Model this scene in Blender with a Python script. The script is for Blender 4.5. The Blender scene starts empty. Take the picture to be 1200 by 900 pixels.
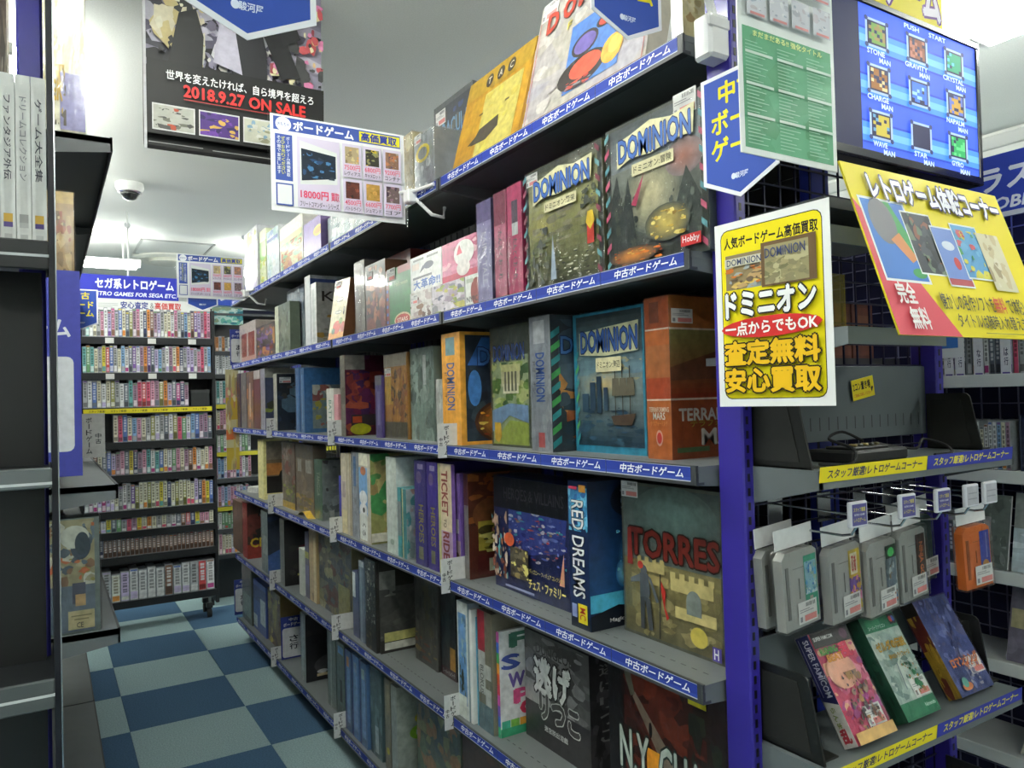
import bpy, math, random
from mathutils import Vector, Matrix

sc = bpy.context.scene
col = sc.collection

# ------------------------------------------------------------------ camera
FPX, YAW, PIT, ROL, CAMH = 886.56, .5522, .0199, -.0263, 1.4509
cF = Vector((math.sin(YAW)*math.cos(PIT), math.cos(YAW)*math.cos(PIT), math.sin(PIT)))
cR0 = Vector((math.cos(YAW), -math.sin(YAW), 0))
cU0 = cR0.cross(cF)
cR = cR0*math.cos(ROL) + cU0*math.sin(ROL)
cU = -cR0*math.sin(ROL) + cU0*math.cos(ROL)
cC = Vector((0, 0, CAMH))
cd = bpy.data.cameras.new('camera')
cam = bpy.data.objects.new('camera', cd)
col.objects.link(cam)
cd.sensor_width = 36
cd.lens = FPX/1200*36
cd.clip_start = .02
cam.matrix_world = Matrix(((cR.x, cU.x, -cF.x, 0), (cR.y, cU.y, -cF.y, 0), (cR.z, cU.z, -cF.z, CAMH), (0, 0, 0, 1)))
sc.camera = cam

# ------------------------------------------------------------------ world, exposure
w = bpy.data.worlds.new('world')
sc.world = w
w.use_nodes = True
w.node_tree.nodes['Background'].inputs[0].default_value = (.6, .65, .7, 1)
w.node_tree.nodes['Background'].inputs[1].default_value = .15
vs = sc.view_settings
vs.view_transform = 'Standard'
vs.look = 'None'
vs.exposure = 0.75
vs.gamma = 1
vs.use_curve_mapping = False
TUBE = 37.0        # emission strength of the fluorescent tubes

# ------------------------------------------------------------------ measuring helper (photo pixel -> point on a plane of the room)
def at(u, v, ax, c):
    d = cF + cR*((u-600)/FPX) - cU*((v-450)/FPX)
    i = 'xyz'.index(ax)
    return cC + d*((c-cC[i])/d[i])

# ------------------------------------------------------------------ colour + materials
def lin(h):
    if not isinstance(h, str):
        return h
    o = []
    for i in (0, 2, 4):
        c = int(h[i:i+2], 16)/255
        o.append(c/12.92 if c <= .04045 else ((c+.055)/1.055)**2.4)
    return tuple(o)

MATS = {}
def M(name, rough=.5, metal=0, coat=0, bump=None, noise=None, emit=0, alpha=1, color=None, stretch=(1, 1, 1), spec=.5):
    m = bpy.data.materials.new(name)
    m.use_nodes = True
    nt = m.node_tree
    b = nt.nodes['Principled BSDF']
    b.inputs['Roughness'].default_value = rough
    b.inputs['Metallic'].default_value = metal
    b.inputs['Coat Weight'].default_value = coat
    b.inputs['Coat Roughness'].default_value = .08
    b.inputs['Specular IOR Level'].default_value = spec
    b.inputs['Alpha'].default_value = alpha
    at_ = nt.nodes.new('ShaderNodeAttribute')
    at_.attribute_name = 'Col'
    src = at_.outputs['Color']
    tc = nt.nodes.new('ShaderNodeTexCoord')
    mp = nt.nodes.new('ShaderNodeMapping')
    mp.inputs['Scale'].default_value = stretch
    nt.links.new(tc.outputs['Object'], mp.inputs['Vector'])
    if noise:
        n = nt.nodes.new('ShaderNodeTexNoise')
        n.inputs['Scale'].default_value = noise[0]
        n.inputs['Detail'].default_value = 5
        nt.links.new(mp.outputs[0], n.inputs['Vector'])
        r = nt.nodes.new('ShaderNodeMapRange')
        r.inputs['From Min'].default_value = .3
        r.inputs['From Max'].default_value = .7
        r.inputs['To Min'].default_value = 1-noise[1]
        r.inputs['To Max'].default_value = 1+noise[1]*.6
        nt.links.new(n.outputs['Fac'], r.inputs['Value'])
        mx = nt.nodes.new('ShaderNodeMix')
        mx.data_type = 'RGBA'
        mx.blend_type = 'MULTIPLY'
        mx.inputs[0].default_value = 1
        nt.links.new(src, mx.inputs[6])
        nt.links.new(r.outputs[0], mx.inputs[7])
        src = mx.outputs[2]
    nt.links.new(src, b.inputs['Base Color'])
    if bump:
        n = nt.nodes.new('ShaderNodeTexNoise')
        n.inputs['Scale'].default_value = bump[0]
        n.inputs['Detail'].default_value = 4
        nt.links.new(mp.outputs[0], n.inputs['Vector'])
        bp = nt.nodes.new('ShaderNodeBump')
        bp.inputs['Strength'].default_value = bump[1]
        bp.inputs['Distance'].default_value = bump[2] if len(bump) > 2 else .002
        nt.links.new(n.outputs['Fac'], bp.inputs['Height'])
        nt.links.new(bp.outputs[0], b.inputs['Normal'])
        if coat:
            nt.links.new(bp.outputs[0], b.inputs['Coat Normal'])
    if emit:
        nt.links.new(src, b.inputs['Emission Color'])
        b.inputs['Emission Strength'].default_value = emit
    MATS[name] = m
    return m

M('print_matte', .55, noise=(60, .12), bump=(300, .03))
M('print_gloss', .35, coat=.35, noise=(48, .26), bump=(22, .10, .004))
M('card_body', .55, coat=.25, noise=(40, .12), bump=(30, .06))
M('sign_laminate', .6, coat=.02, bump=(8, .02), spec=.25)
M('paper', .7, noise=(90, .05))
M('painted_metal', .45, metal=.0, noise=(14, .06), bump=(120, .03))
M('post_enamel', .38, coat=.25, noise=(10, .05), bump=(60, .02))
M('black_plastic', .42, noise=(40, .12), bump=(200, .08))
M('black_gloss', .18, coat=.5, noise=(9, .1))
M('grey_plastic', .42, noise=(25, .06), bump=(160, .05))
M('white_plastic', .35, coat=.2, noise=(20, .03))
M('chrome', .22, metal=1, noise=(20, .05))
M('wire', .4, metal=.3, noise=(20, .05))
M('rubber', .8, noise=(30, .1))
M('ceiling_board', .9, noise=(180, .07), bump=(140, .25, .003))
M('wall_paint', .85, noise=(6, .04), bump=(90, .06))
M('carpet', .95, noise=(170, .28), bump=(420, .6, .004), spec=.1)
M('lamp_tube', .5, emit=TUBE)
M('screen', .55, emit=.5, noise=(3, .04), spec=.12)

def clear_plastic(name, fac, scale, strength, stretch=(1, 1, 1), tint=(1, 1, 1, 1)):
    m = bpy.data.materials.new(name)
    m.use_nodes = True
    nt = m.node_tree
    nt.nodes.remove(nt.nodes['Principled BSDF'])
    out = nt.nodes['Material Output']
    tr = nt.nodes.new('ShaderNodeBsdfTransparent')
    tr.inputs[0].default_value = tint
    gl = nt.nodes.new('ShaderNodeBsdfGlossy')
    gl.inputs['Roughness'].default_value = .16
    gl.inputs[0].default_value = (.95, .95, .95, 1)
    mx = nt.nodes.new('ShaderNodeMixShader')
    lw = nt.nodes.new('ShaderNodeLayerWeight')
    lw.inputs[0].default_value = fac
    tc = nt.nodes.new('ShaderNodeTexCoord')
    mp = nt.nodes.new('ShaderNodeMapping')
    mp.inputs['Scale'].default_value = stretch
    n = nt.nodes.new('ShaderNodeTexNoise')
    n.inputs['Scale'].default_value = scale
    n.inputs['Detail'].default_value = 3
    n.inputs['Distortion'].default_value = .6
    bp = nt.nodes.new('ShaderNodeBump')
    bp.inputs['Strength'].default_value = strength
    bp.inputs['Distance'].default_value = .012
    L = nt.links.new
    L(tc.outputs['Object'], mp.inputs[0]); L(mp.outputs[0], n.inputs['Vector'])
    L(n.outputs['Fac'], bp.inputs['Height']); L(bp.outputs[0], gl.inputs['Normal']); L(bp.outputs[0], lw.inputs['Normal'])
    ml = nt.nodes.new('ShaderNodeMath')
    ml.operation = 'MULTIPLY'
    ml.inputs[1].default_value = .5
    L(lw.outputs['Fresnel'], ml.inputs[0]); L(ml.outputs[0], mx.inputs[0]); L(tr.outputs[0], mx.inputs[1]); L(gl.outputs[0], mx.inputs[2])
    L(mx.outputs[0], out.inputs['Surface'])
    MATS[name] = m
clear_plastic('shrink_film', .36, 24, .75, (1, 1, .5))
clear_plastic('bag_film', .46, 14, 1.0, (1.6, 1.6, .5), (.97, .98, .97, 1))
clear_plastic('clear_case', .3, 3, .1)

# ------------------------------------------------------------------ mesh builder
GREY = lin('8a8d8c')
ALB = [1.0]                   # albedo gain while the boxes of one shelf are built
class MB:
    def __init__(s):
        s.v = []; s.f = []; s.c = []; s.m = []
    def add(s, verts, faces, c=GREY, m=0):
        b = len(s.v)
        s.v += [tuple(p) for p in verts]
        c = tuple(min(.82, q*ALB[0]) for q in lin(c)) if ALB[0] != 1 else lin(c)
        for f in faces:
            s.f.append([b+i for i in f]); s.c.append(c); s.m.append(m)
        return s
    def box(s, x0, x1, y0, y1, z0, z1, c=GREY, m=0, ch=0):
        lo = (min(x0, x1), min(y0, y1), min(z0, z1)); hi = (max(x0, x1), max(y0, y1), max(z0, z1))
        if ch <= 0:
            V = [(hi[0] if i & 1 else lo[0], hi[1] if i & 2 else lo[1], hi[2] if i & 4 else lo[2]) for i in range(8)]
            return s.add(V, [(0, 2, 3, 1), (4, 5, 7, 6), (0, 1, 5, 4), (2, 6, 7, 3), (0, 4, 6, 2), (1, 3, 7, 5)], c, m)
        V = []; idx = {}
        for k in range(8):
            sg = (k & 1, k >> 1 & 1, k >> 2 & 1)
            for a in range(3):
                p = [(hi[i] if sg[i] else lo[i]) if i == a else ((hi[i]-ch) if sg[i] else (lo[i]+ch)) for i in range(3)]
                idx[sg, a] = len(V); V.append(tuple(p))
        cen = [(lo[i]+hi[i])/2 for i in range(3)]
        F = []
        def put(f):
            p = [Vector(V[i]) for i in f]
            n = (p[1]-p[0]).cross(p[2]-p[0])
            mid = sum(p, Vector())/len(p) - Vector(cen)
            F.append(f if n.dot(mid) > 0 else f[::-1])
        for a in range(3):
            b, d = [i for i in range(3) if i != a]
            for sgn in (0, 1):
                q = []
                for (p, r) in ((0, 0), (1, 0), (1, 1), (0, 1)):
                    g = [0, 0, 0]; g[a] = sgn; g[b] = p; g[d] = r
                    q.append(idx[tuple(g), a])
                put(q)
            for p in (0, 1):
                for r in (0, 1):
                    g0 = [0, 0, 0]; g0[b] = p; g0[d] = r; g1 = g0[:]; g1[a] = 1
                    put([idx[tuple(g0), b], idx[tuple(g1), b], idx[tuple(g1), d], idx[tuple(g0), d]])
        for k in range(8):
            sg = (k & 1, k >> 1 & 1, k >> 2 & 1)
            put([idx[sg, 0], idx[sg, 1], idx[sg, 2]])
        return s.add(V, F, c, m)
    def prism(s, pts, axis, a0, a1, c=GREY, m=0):
        n = len(pts)
        def P(p, a):
            q = list(p); q.insert(axis, a); return tuple(q)
        V = [P(p, a0) for p in pts] + [P(p, a1) for p in pts]
        F = [list(range(n)), list(range(2*n-1, n-1, -1))] + [(i, n+i, n+(i+1) % n, (i+1) % n) for i in range(n)]
        return s.add(V, F, c, m)
    def tube(s, pts, r, c=GREY, n=6, m=0):
        pts = [Vector(p) for p in pts]
        V = []; prev = None
        for i, p in enumerate(pts):
            t = (pts[min(i+1, len(pts)-1)] - pts[max(i-1, 0)]).normalized()
            a = Vector((0, 0, 1)) if abs(t.z) < .9 else Vector((1, 0, 0))
            u = t.cross(a).normalized(); w_ = t.cross(u)
            rr = r[i] if isinstance(r, (list, tuple)) else r
            V += [tuple(p + (u*math.cos(2*math.pi*k/n) + w_*math.sin(2*math.pi*k/n))*rr) for k in range(n)]
        F = [(i*n+k, i*n+(k+1) % n, (i+1)*n+(k+1) % n, (i+1)*n+k) for i in range(len(pts)-1) for k in range(n)]
        F += [list(range(n)), list(range(len(V)-1, len(V)-n-1, -1))]
        return s.add(V, F, c, m)
    def lathe(s, prof, cx, cy, c=GREY, n=20, m=0):
        V = [(cx+r*math.cos(2*math.pi*k/n), cy+r*math.sin(2*math.pi*k/n), z) for r, z in prof for k in range(n)]
        F = [(i*n+k, i*n+(k+1) % n, (i+1)*n+(k+1) % n, (i+1)*n+k) for i in range(len(prof)-1) for k in range(n)]
        F += [list(range(n)), list(range(len(V)-1, len(V)-n-1, -1))]
        return s.add(V, F, c, m)
    def mesh(s, name, mats):
        me = bpy.data.meshes.new(name)
        me.from_pydata(s.v, [], s.f)
        for mt in mats:
            me.materials.append(MATS[mt])
        if len(mats) > 1:
            me.polygons.foreach_set('material_index', s.m)
        ca = me.color_attributes.new('Col', 'FLOAT_COLOR', 'CORNER')
        buf = []
        for f, c in zip(s.f, s.c):
            buf += (c[0], c[1], c[2], 1.0)*len(f)
        ca.data.foreach_set('color', buf)
        me.update()
        return me
    def build(s, name, mats, parent=None, loc=(0, 0, 0), rot=(0, 0, 0)):
        if isinstance(mats, str):
            mats = (mats,)
        return link(s.mesh(name, mats), name, parent, loc, rot)

def link(me, name, parent=None, loc=(0, 0, 0), rot=(0, 0, 0)):
    o = bpy.data.objects.new(name, me)
    col.objects.link(o)
    o.parent = parent
    o.location = loc
    o.rotation_euler = rot
    return o
def thing(name, loc=(0, 0, 0), rot=(0, 0, 0)):
    return link(None, name, None, loc, rot)
def tag(o, label, cat, group=None):
    o['label'] = label
    o['category'] = cat
    if group:
        o['group'] = group
    return o
def struct(o, label=None, cat=None):
    o['kind'] = 'structure'
    if label:
        o['label'] = label
    if cat:
        o['category'] = cat
    return o

# ------------------------------------------------------------------ lettering
_tc = {}
def glyphs(s, off):
    k = (s, off)
    if k in _tc:
        return _tc[k]
    cu = bpy.data.curves.new('lettering', 'FONT')
    cu.body = s
    cu.size = 1
    cu.resolution_u = 2
    cu.offset = off
    cu.dimensions = '2D'
    cu.fill_mode = 'BOTH'
    ob = bpy.data.objects.new('lettering', cu)
    col.objects.link(ob)
    dg = bpy.context.evaluated_depsgraph_get()
    ev = ob.evaluated_get(dg)
    me = ev.to_mesh()
    V = [(v.co.x, v.co.y) for v in me.vertices]
    F = [list(p.vertices) for p in me.polygons]
    ev.to_mesh_clear()
    bpy.data.objects.remove(ob)
    bpy.data.curves.remove(cu)
    if not V:
        V, F = [(0, 0), (1, 0), (1, 1)], []
    bb = (min(p[0] for p in V), max(p[0] for p in V), min(p[1] for p in V), max(p[1] for p in V))
    _tc[k] = (V, F, bb)
    return _tc[k]

def clip(pts, w_, h_):
    for ax, lim, sg in ((0, 0, 1), (0, w_, -1), (1, 0, 1), (1, h_, -1)):
        out = []
        for i in range(len(pts)):
            a, b = pts[i-1], pts[i]
            da, db = (a[ax]-lim)*sg, (b[ax]-lim)*sg
            if (da >= 0) != (db >= 0):
                t = da/(da-db)
                out.append((a[0]+(b[0]-a[0])*t, a[1]+(b[1]-a[1])*t))
            if db >= 0:
                out.append(b)
        pts = out
        if len(pts) < 3:
            return []
    return pts

STEP = .00004
class Art:
    """flat print in 0..1 face coordinates; place() maps to the face of a thing"""
    def __init__(s, w_, h_, place):
        s.w, s.h, s.place, s.L, s.mb = w_, h_, place, 4, MB()
    def _poly(s, pts, c, clp=True):
        if clp:
            pts = clip(pts, s.w, s.h)
        if len(pts) < 3:
            return
        A = sum(pts[i-1][0]*pts[i][1]-pts[i][0]*pts[i-1][1] for i in range(len(pts)))
        if A < 0:
            pts = pts[::-1]
        s.L += 1
        s.mb.add([s.place(x, z, s.L*STEP) for x, z in pts], [list(range(len(pts)))], c)
    def r(s, x0, z0, x1, z1, c):
        s._poly([(x0*s.w, z0*s.h), (x1*s.w, z0*s.h), (x1*s.w, z1*s.h), (x0*s.w, z1*s.h)], c)
    def rr(s, x0, z0, x1, z1, c, rad=.01):
        x0, x1, z0, z1 = x0*s.w, x1*s.w, z0*s.h, z1*s.h
        pts = []
        for cx, cz, a0 in ((x1-rad, z0+rad, -90), (x1-rad, z1-rad, 0), (x0+rad, z1-rad, 90), (x0+rad, z0+rad, 180)):
            pts += [(cx+rad*math.cos(math.radians(a0+d)), cz+rad*math.sin(math.radians(a0+d))) for d in (0, 30, 60, 90)]
        s._poly(pts, c)
    def e(s, cx, cz, rx, rz, c, n=18):
        s._poly([((cx+rx*math.cos(2*math.pi*k/n))*s.w, (cz+rz*math.sin(2*math.pi*k/n))*s.h) for k in range(n)], c)
    def g(s, cx, cz, rx, rz, c0, c1, n=9):
        a, b = lin(c0), lin(c1)
        for i in range(n):
            t_ = i/(n-1); k = 1-.9*t_
            s.e(cx, cz, rx*k, rz*k, tuple(a[j]+(b[j]-a[j])*t_ for j in range(3)), 20)
    def lg(s, x0, z0, x1, z1, c0, c1, n=10):
        a, b = lin(c0), lin(c1)
        for i in range(n):
            t_ = i/(n-1)
            s.r(x0, z0+(z1-z0)*i/n, x1, z0+(z1-z0)*(i+1)/n, tuple(a[j]+(b[j]-a[j])*t_ for j in range(3)))
    def y(s, pts, c):
        s._poly([(x*s.w, z*s.h) for x, z in pts], c)
    def p(s, pal, n, seed, x0=0, z0=0, x1=1, z1=1, size=.3):
        R = random.Random(seed)
        a = Art(s.w*(x1-x0), s.h*(z1-z0), None)
        n = int(n*2.4)
        for i in range(n):
            k = size*(1.1-.98*(i/n)**.6)
            cx, cz = R.random(), R.random()
            rx, rz = k*R.uniform(.4, 1), k*R.uniform(.25, .8)
            m = R.randint(6, 9); ph = R.random()*6
            pts = []
            for j in range(m):
                t = ph+2*math.pi*j/m; q = R.uniform(.55, 1.15)
                pts.append(((cx+rx*q*math.cos(t))*a.w, (cz+rz*q*math.sin(t))*a.h))
            pts = clip(pts, a.w, a.h)
            s._poly([(x+x0*s.w, z+z0*s.h) for x, z in pts], R.choice(pal), False)
    def t(s, txt, cx, cz, w_, h_, c, off=.012, rot=0, out=None, oo=.05, sh=0):
        bw, bh = w_*s.w, h_*s.h
        if rot in (90, -90):
            bw, bh = h_*s.h, w_*s.w
        V, F, bb = glyphs(txt, .004)
        tw, th = max(bb[1]-bb[0], 1e-6), max(bb[3]-bb[2], 1e-6)
        kx, kz = (bw/tw if w_ and h_ else 0), (bh/th if w_ and h_ else 0)
        if not kx:
            kx = kz = (bw/tw if bw else bh/th)
        ca, sa = math.cos(math.radians(rot)), math.sin(math.radians(rot))
        mx, mz = (bb[0]+bb[1])/2, (bb[2]+bb[3])/2
        jobs = []
        if out:
            jobs += [(oo*math.cos(k*math.pi/4), oo*math.sin(k*math.pi/4), out) for k in range(8)]
        q = off-.004
        jobs += [(0, 0, c)] if q < .007 else [(q, 0, c), (-q, 0, c), (0, q, c), (0, -q, c)]
        for dx, dz, cc in jobs:
            s.L += .5
            P = []
            for x, z in V:
                a, b = (x-mx+dx)*kx, (z-mz+dz)*kz
                a += sh*b
                P.append(s.place(cx*s.w+a*ca-b*sa, cz*s.h+a*sa+b*ca, s.L*STEP))
            s.mb.add(P, F, cc)
    def v(s, txt, cx, top, w_, h_, c, off=.012, out=None):
        n = len(txt)
        for i, ch in enumerate(txt):
            z = top-(i+.5)*h_/n
            if ch in 'ー':
                s.t('|', cx, z, w_*.13, h_/n*.8, c, off, 0, out)
            else:
                s.t(ch, cx, z, w_, h_/n*.84, c, off, 0, out)
    def run(s, ops):
        for o in ops:
            k, a = o[0], o[1:]
            kw = a[-1] if a and isinstance(a[-1], dict) else {}
            if kw:
                a = a[:-1]
            getattr(s, k)(*a, **kw)
        return s
    def build(s, name, mat, parent):
        return s.mb.build(name, mat, parent)

def faces(W, D, H):
    return dict(front=(W, H, lambda x, z, o: (x, -o, z)), right=(D, H, lambda x, z, o: (W+o, x, z)),
                left=(D, H, lambda x, z, o: (-o, D-x, z)), top=(W, D, lambda x, z, o: (x, z, H+o)))

def sticker(parent, fc, x0, z0, w_, h_, seed=0):
    """shop price sticker: white slip, bar code, pink price"""
    W, H, pl = fc
    a = Art(w_, h_, lambda x, z, o: pl(x0+x, z0+z, o+.0022))
    a.r(0, 0, 1, 1, 'dcdcda')
    R = random.Random(seed)
    x = .4
    while x < .9:
        d = R.uniform(.01, .035); a.r(x, .74, x+d, .92, '55555a'); x += d+R.uniform(.012, .03)
    a.r(.06, .52, .8, .56, '9a9a9e'); a.r(.06, .62, .6, .66, '9a9a9e')
    a.r(.3, .08, .94, .36, 'd98a86'); a.r(.06, .1, .18, .34, '8a8a90')
    return a.build('price_sticker', 'paper', parent)

def film(parent, W, D, H, mat='shrink_film', g=.0035):
    return MB().box(-g, W+g, -g, D+g, .0005, H+g, 'ffffff', 0, .004).build('shrink_wrap' if mat == 'shrink_film' else 'plastic_bag', mat, parent)

def Box(name, label, cat, W, D, H, loc, rz=0, tilt=0, c='808080', f=None, r=None, top=None, mat='card_body', pm='print_gloss',
        st=None, sr=None, group=None, wrap=None, ch=.0012, roll=0):
    o = MB().box(0, W, 0, D, 0, H, c, 0, ch).build(name, mat)
    tag(o, label, cat, group)
    fc = faces(W, D, H)
    for key, ops, nm in (('front', f, 'front_print'), ('right', r, 'side_print'), ('top', top, 'top_print')):
        if ops:
            Art(*fc[key]).run([('r', 0, 0, 1, 1, c)]+list(ops)).build(nm, pm, o)
    if st:
        sticker(o, fc['front'], st[0]*W, st[1]*H, st[2], st[3], len(label))
    if sr:
        sticker(o, fc['right'], sr[0]*D, sr[1]*H, sr[2], sr[3], len(label))
    if wrap:
        film(o, W, D, H, wrap)
    z = loc[2]
    if tilt:
        a = math.radians(tilt)
        z += D*math.sin(a)
    o.location = (loc[0], loc[1], z)
    o.rotation_euler = (-math.radians(tilt), math.radians(roll), math.radians(rz))
    return o

ORD = ['first', 'second', 'third', 'fourth', 'fifth', 'sixth', 'seventh', 'eighth', 'ninth', 'tenth', 'eleventh', 'twelfth', 'thirteenth',
       'fourteenth', 'fifteenth', 'sixteenth', 'seventeenth', 'eighteenth', 'nineteenth', 'twentieth']
def ordinal(n):
    if n < 20:
        return ORD[n]
    t = ['twenty', 'thirty', 'forty', 'fifty'][(n+1)//10-2]
    u = (n+1) % 10
    return {'twenty': 'twentieth', 'thirty': 'thirtieth', 'forty': 'fortieth', 'fifty': 'fiftieth'}[t] if u == 0 else t+'-'+ORD[u-1]

# ================================================================== THE SETTING
CEIL = 2.8
X0, Y0 = .3039, 5.3441            # a corner of the carpet tiles
XA, XB, YA, YB = X0-5*.5, X0+8*.5, Y0-16*.5, Y0+7*.5
fl = struct(MB().box(XA, XB, YA, YB, -.12, -.006, '4a5a66').build('floor', 'wall_paint'), 'blue carpet-tiled shop floor')
def tile_mesh(c):
    return MB().box(-.2494, .2494, -.2494, .2494, -.006, 0, c, 0, .0015).mesh('carpet_tile', ('carpet',))
tm = [tile_mesh('4d6c8a'), tile_mesh('a0babe')]
for i in range(-5, 8):
    for j in range(-7, 16):
        link(tm[(i+j) % 2], 'carpet_tile', fl, (X0+.5*i+.25, Y0-.5*j-.25, 0))
struct(MB().box(XA-.1, XB+.1, YA-.1, YB+.1, CEIL, CEIL+.1, 'dfe1de').build('ceiling', 'ceiling_board'), 'pale grey textured ceiling')
struct(MB().box(XA-.1, XB+.1, YB, YB+.1, -.12, CEIL, 'd6d8d4').build('wall_back', 'wall_paint'), 'white back wall of the shop')
struct(MB().box(XA-.1, XB+.1, YA-.1, YA, -.12, CEIL, 'c9ccc8').build('wall_front', 'wall_paint'), 'white wall behind the camera')
struct(MB().box(XA-.1, XA, YA, YB, -.12, CEIL, 'c9ccc8').build('wall_left', 'wall_paint'), 'white wall on the left of the shop')
struct(MB().box(XB, XB+.1, YA, YB, -.12, CEIL, 'd6d8d4').build('wall_right', 'wall_paint'), 'white wall on the right of the shop')
struct(MB().box(XB-.02, XB, YA, YB, CEIL-.09, CEIL-.02, 'b9bcba', 0, .004).build('trim_1', 'wall_paint'), 'grey cornice strip under the ceiling')

# fluorescent lamps: housing, two tubes, end caps
def lamp(label, x, y, z, along='y', L=1.22, drop=0):
    t = thing('fluorescent_lamp', (x, y, z), (0, 0, 0 if along == 'y' else -math.pi/2))
    tag(t, label, 'lamp', 'ceiling fluorescent lamps')
    MB().prism([(-.03, 0), (.03, 0), (.022, .045), (-.022, .045)], 1, -L/2, L/2, 'eeeeec').build('housing', 'white_plastic', t)
    for sx in (-.06, .06):
        MB().tube([(sx, -L/2+.03, -.005), (sx, L/2-.03, -.005)], .0165, 'f9fcf3', 10).build('tube', 'lamp_tube', t)
        for e in (-1, 1):
            MB().box(min(sx, 0), max(sx, 0), e*(L/2-.018)-.012, e*(L/2-.018)+.012, -.024, .014, 'e6e6e4', 0, .003).build('lamp_holder', 'white_plastic', t)
    if drop:
        for e in (-.4, .4):
            MB().tube([(0, e*L, .04), (0, e*L, .04+drop)], .005, 'd8d8d6').build('hanger', 'white_plastic', t)
lx = at(1150, 40, 'z', 2.66).x
for k, y in enumerate((-.55, .75, 2.05, 3.35, 4.65)):
    lamp('fluorescent ceiling lamp over the right aisle, %s from the front' % ORD[k], lx, y, 2.655, drop=.105)
for k, y in enumerate((3.55, 4.9)):
    lamp('fluorescent ceiling lamp above the left rack, %s from the front' % ORD[k], -.14, y, 2.655, drop=.105)
for k, y in enumerate((1.45, -1.5)):
    lamp('fluorescent ceiling lamp over the near end of the aisle, %s from the rack' % ORD[k], .2, y, 2.655, drop=.105)
for k, y in enumerate((-.3,)):  # unseen lamp added as fill for the boxes under the near shelves
    lamp('fluorescent ceiling lamp over the far left behind the camera', -1.35, y, 2.655, drop=.105)
fr = at(165, 312, 'z', 2.56)
lamp('fluorescent lamp hanging above the retro game sign at the back', fr.x-.61, fr.y, 2.56, 'x', 1.22, .2)
lamp('fluorescent lamp hanging at the back behind the long rack', fr.x+1.3, fr.y, 2.56, 'x', 1.22, .2)

# dome security camera
p = at(152, 215, 'z', CEIL)
t = tag(thing('security_camera', (p.x, p.y, CEIL)), 'white dome security camera on the ceiling', 'camera')
MB().lathe([(.075, 0), (.078, -.03), (.066, -.05), (.05, -.052)], 0, 0, 'e4e6e4', 24).build('base', 'white_plastic', t)
MB().lathe([(.052, -.05), (.05, -.07), (.038, -.09), (.018, -.1), (.002, -.102)], 0, 0, '1c1e20', 24).build('dome', 'black_gloss', t)
MB().lathe([(.06, -.048), (.064, -.056), (.054, -.06), (.05, -.05)], 0, 0, 'd8d8d8', 24).build('ring', 'chrome', t)
# ceiling access hatch and round air diffuser, small smoke detector
a, b = at(172, 285, 'z', CEIL), at(232, 297, 'z', CEIL)
t = tag(thing('ceiling_hatch', ((a.x+b.x)/2, (a.y+b.y)/2, CEIL)), 'flat square access hatch in the ceiling near the back', 'hatch')
MB().box(-.26, .26, -.3, .3, -.006, 0, 'd4d7d5', 0, .002).build('panel', 'ceiling_board', t)
for x0, x1, y0, y1 in ((-.28, -.265, -.32, .32), (.265, .28, -.32, .32), (-.28, .28, -.32, -.305), (-.28, .28, .305, .32)):
    MB().box(x0, x1, y0, y1, -.01, 0, 'a6a9a8').build('frame', 'painted_metal', t)
p = at(198, 305, 'z', CEIL-.02)
t = tag(thing('air_diffuser', (p.x, p.y, CEIL)), 'round white air diffuser on the ceiling near the back', 'vent')
MB().lathe([(.3, 0), (.3, -.02), (.26, -.035), (.2, -.02)], 0, 0, 'd9dad2', 28).build('outer_ring', 'white_plastic', t)
MB().lathe([(.16, 0), (.17, -.05), (.12, -.06), (.02, -.06)], 0, 0, 'd0d1c8', 28).build('core', 'white_plastic', t)
p = at(291, 277, 'z', CEIL)
t = tag(thing('smoke_detector', (p.x, p.y, CEIL)), 'tiny white smoke detector on the ceiling above the far rack', 'detector')
MB().lathe([(.05, 0), (.05, -.02), (.03, -.035), (.02, -.05), (.002, -.05)], 0, 0, 'b8bab8', 18).build('body', 'white_plastic', t)
# hanging wire with ball
q = at(149, 262, 'y', 5.72)
t = tag(thing('hanging_wire', (q.x, 5.72, 2.32)), 'thin white hanging wire with a ball end above the far blue header sign', 'wire')
MB().tube([(0, 0, .02), (.004, 0, .2), (.0, 0, CEIL-2.32)], .006, 'c6c8c6').build('cord', 'white_plastic', t)
MB().lathe([(.002, .36), (.016, .365), (.02, .38), (.016, .395), (.002, .4)], 0, 0, 'c9cbca', 12).build('ball', 'white_plastic', t)

# ================================================================== THE LONG BOARD GAME RACK (four bays along the aisle)
LV = [.137, .531, .925, 1.319, 1.713, 2.111]
RX = .999                      # shelf lip plane
SD = .35                       # shelf depth
BAYS = [(.995, 2.004), (2.012, 3.02), (3.028, 4.022), (4.03, 4.94)]
BLUE = '2c3a9c'
STRIPE_W = .245
a = Art(STRIPE_W, .0275, lambda x, z, o: (x, -o, z))
a.r(0, 0, 1, 1, 'c9ccd4'); a.r(.0, .07, 1, .97, '283c96'); a.r(0, .07, 1, .3, '324aa6')
a.t('中古ボードゲーム', .56, .52, .74, .62, 'f6f7fa', off=.022, sh=.22)
a.r(.0, .0, .006, 1, '1d2a66')
STRIP = a.mb.mesh('label_strip', ('sign_laminate',))

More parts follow.
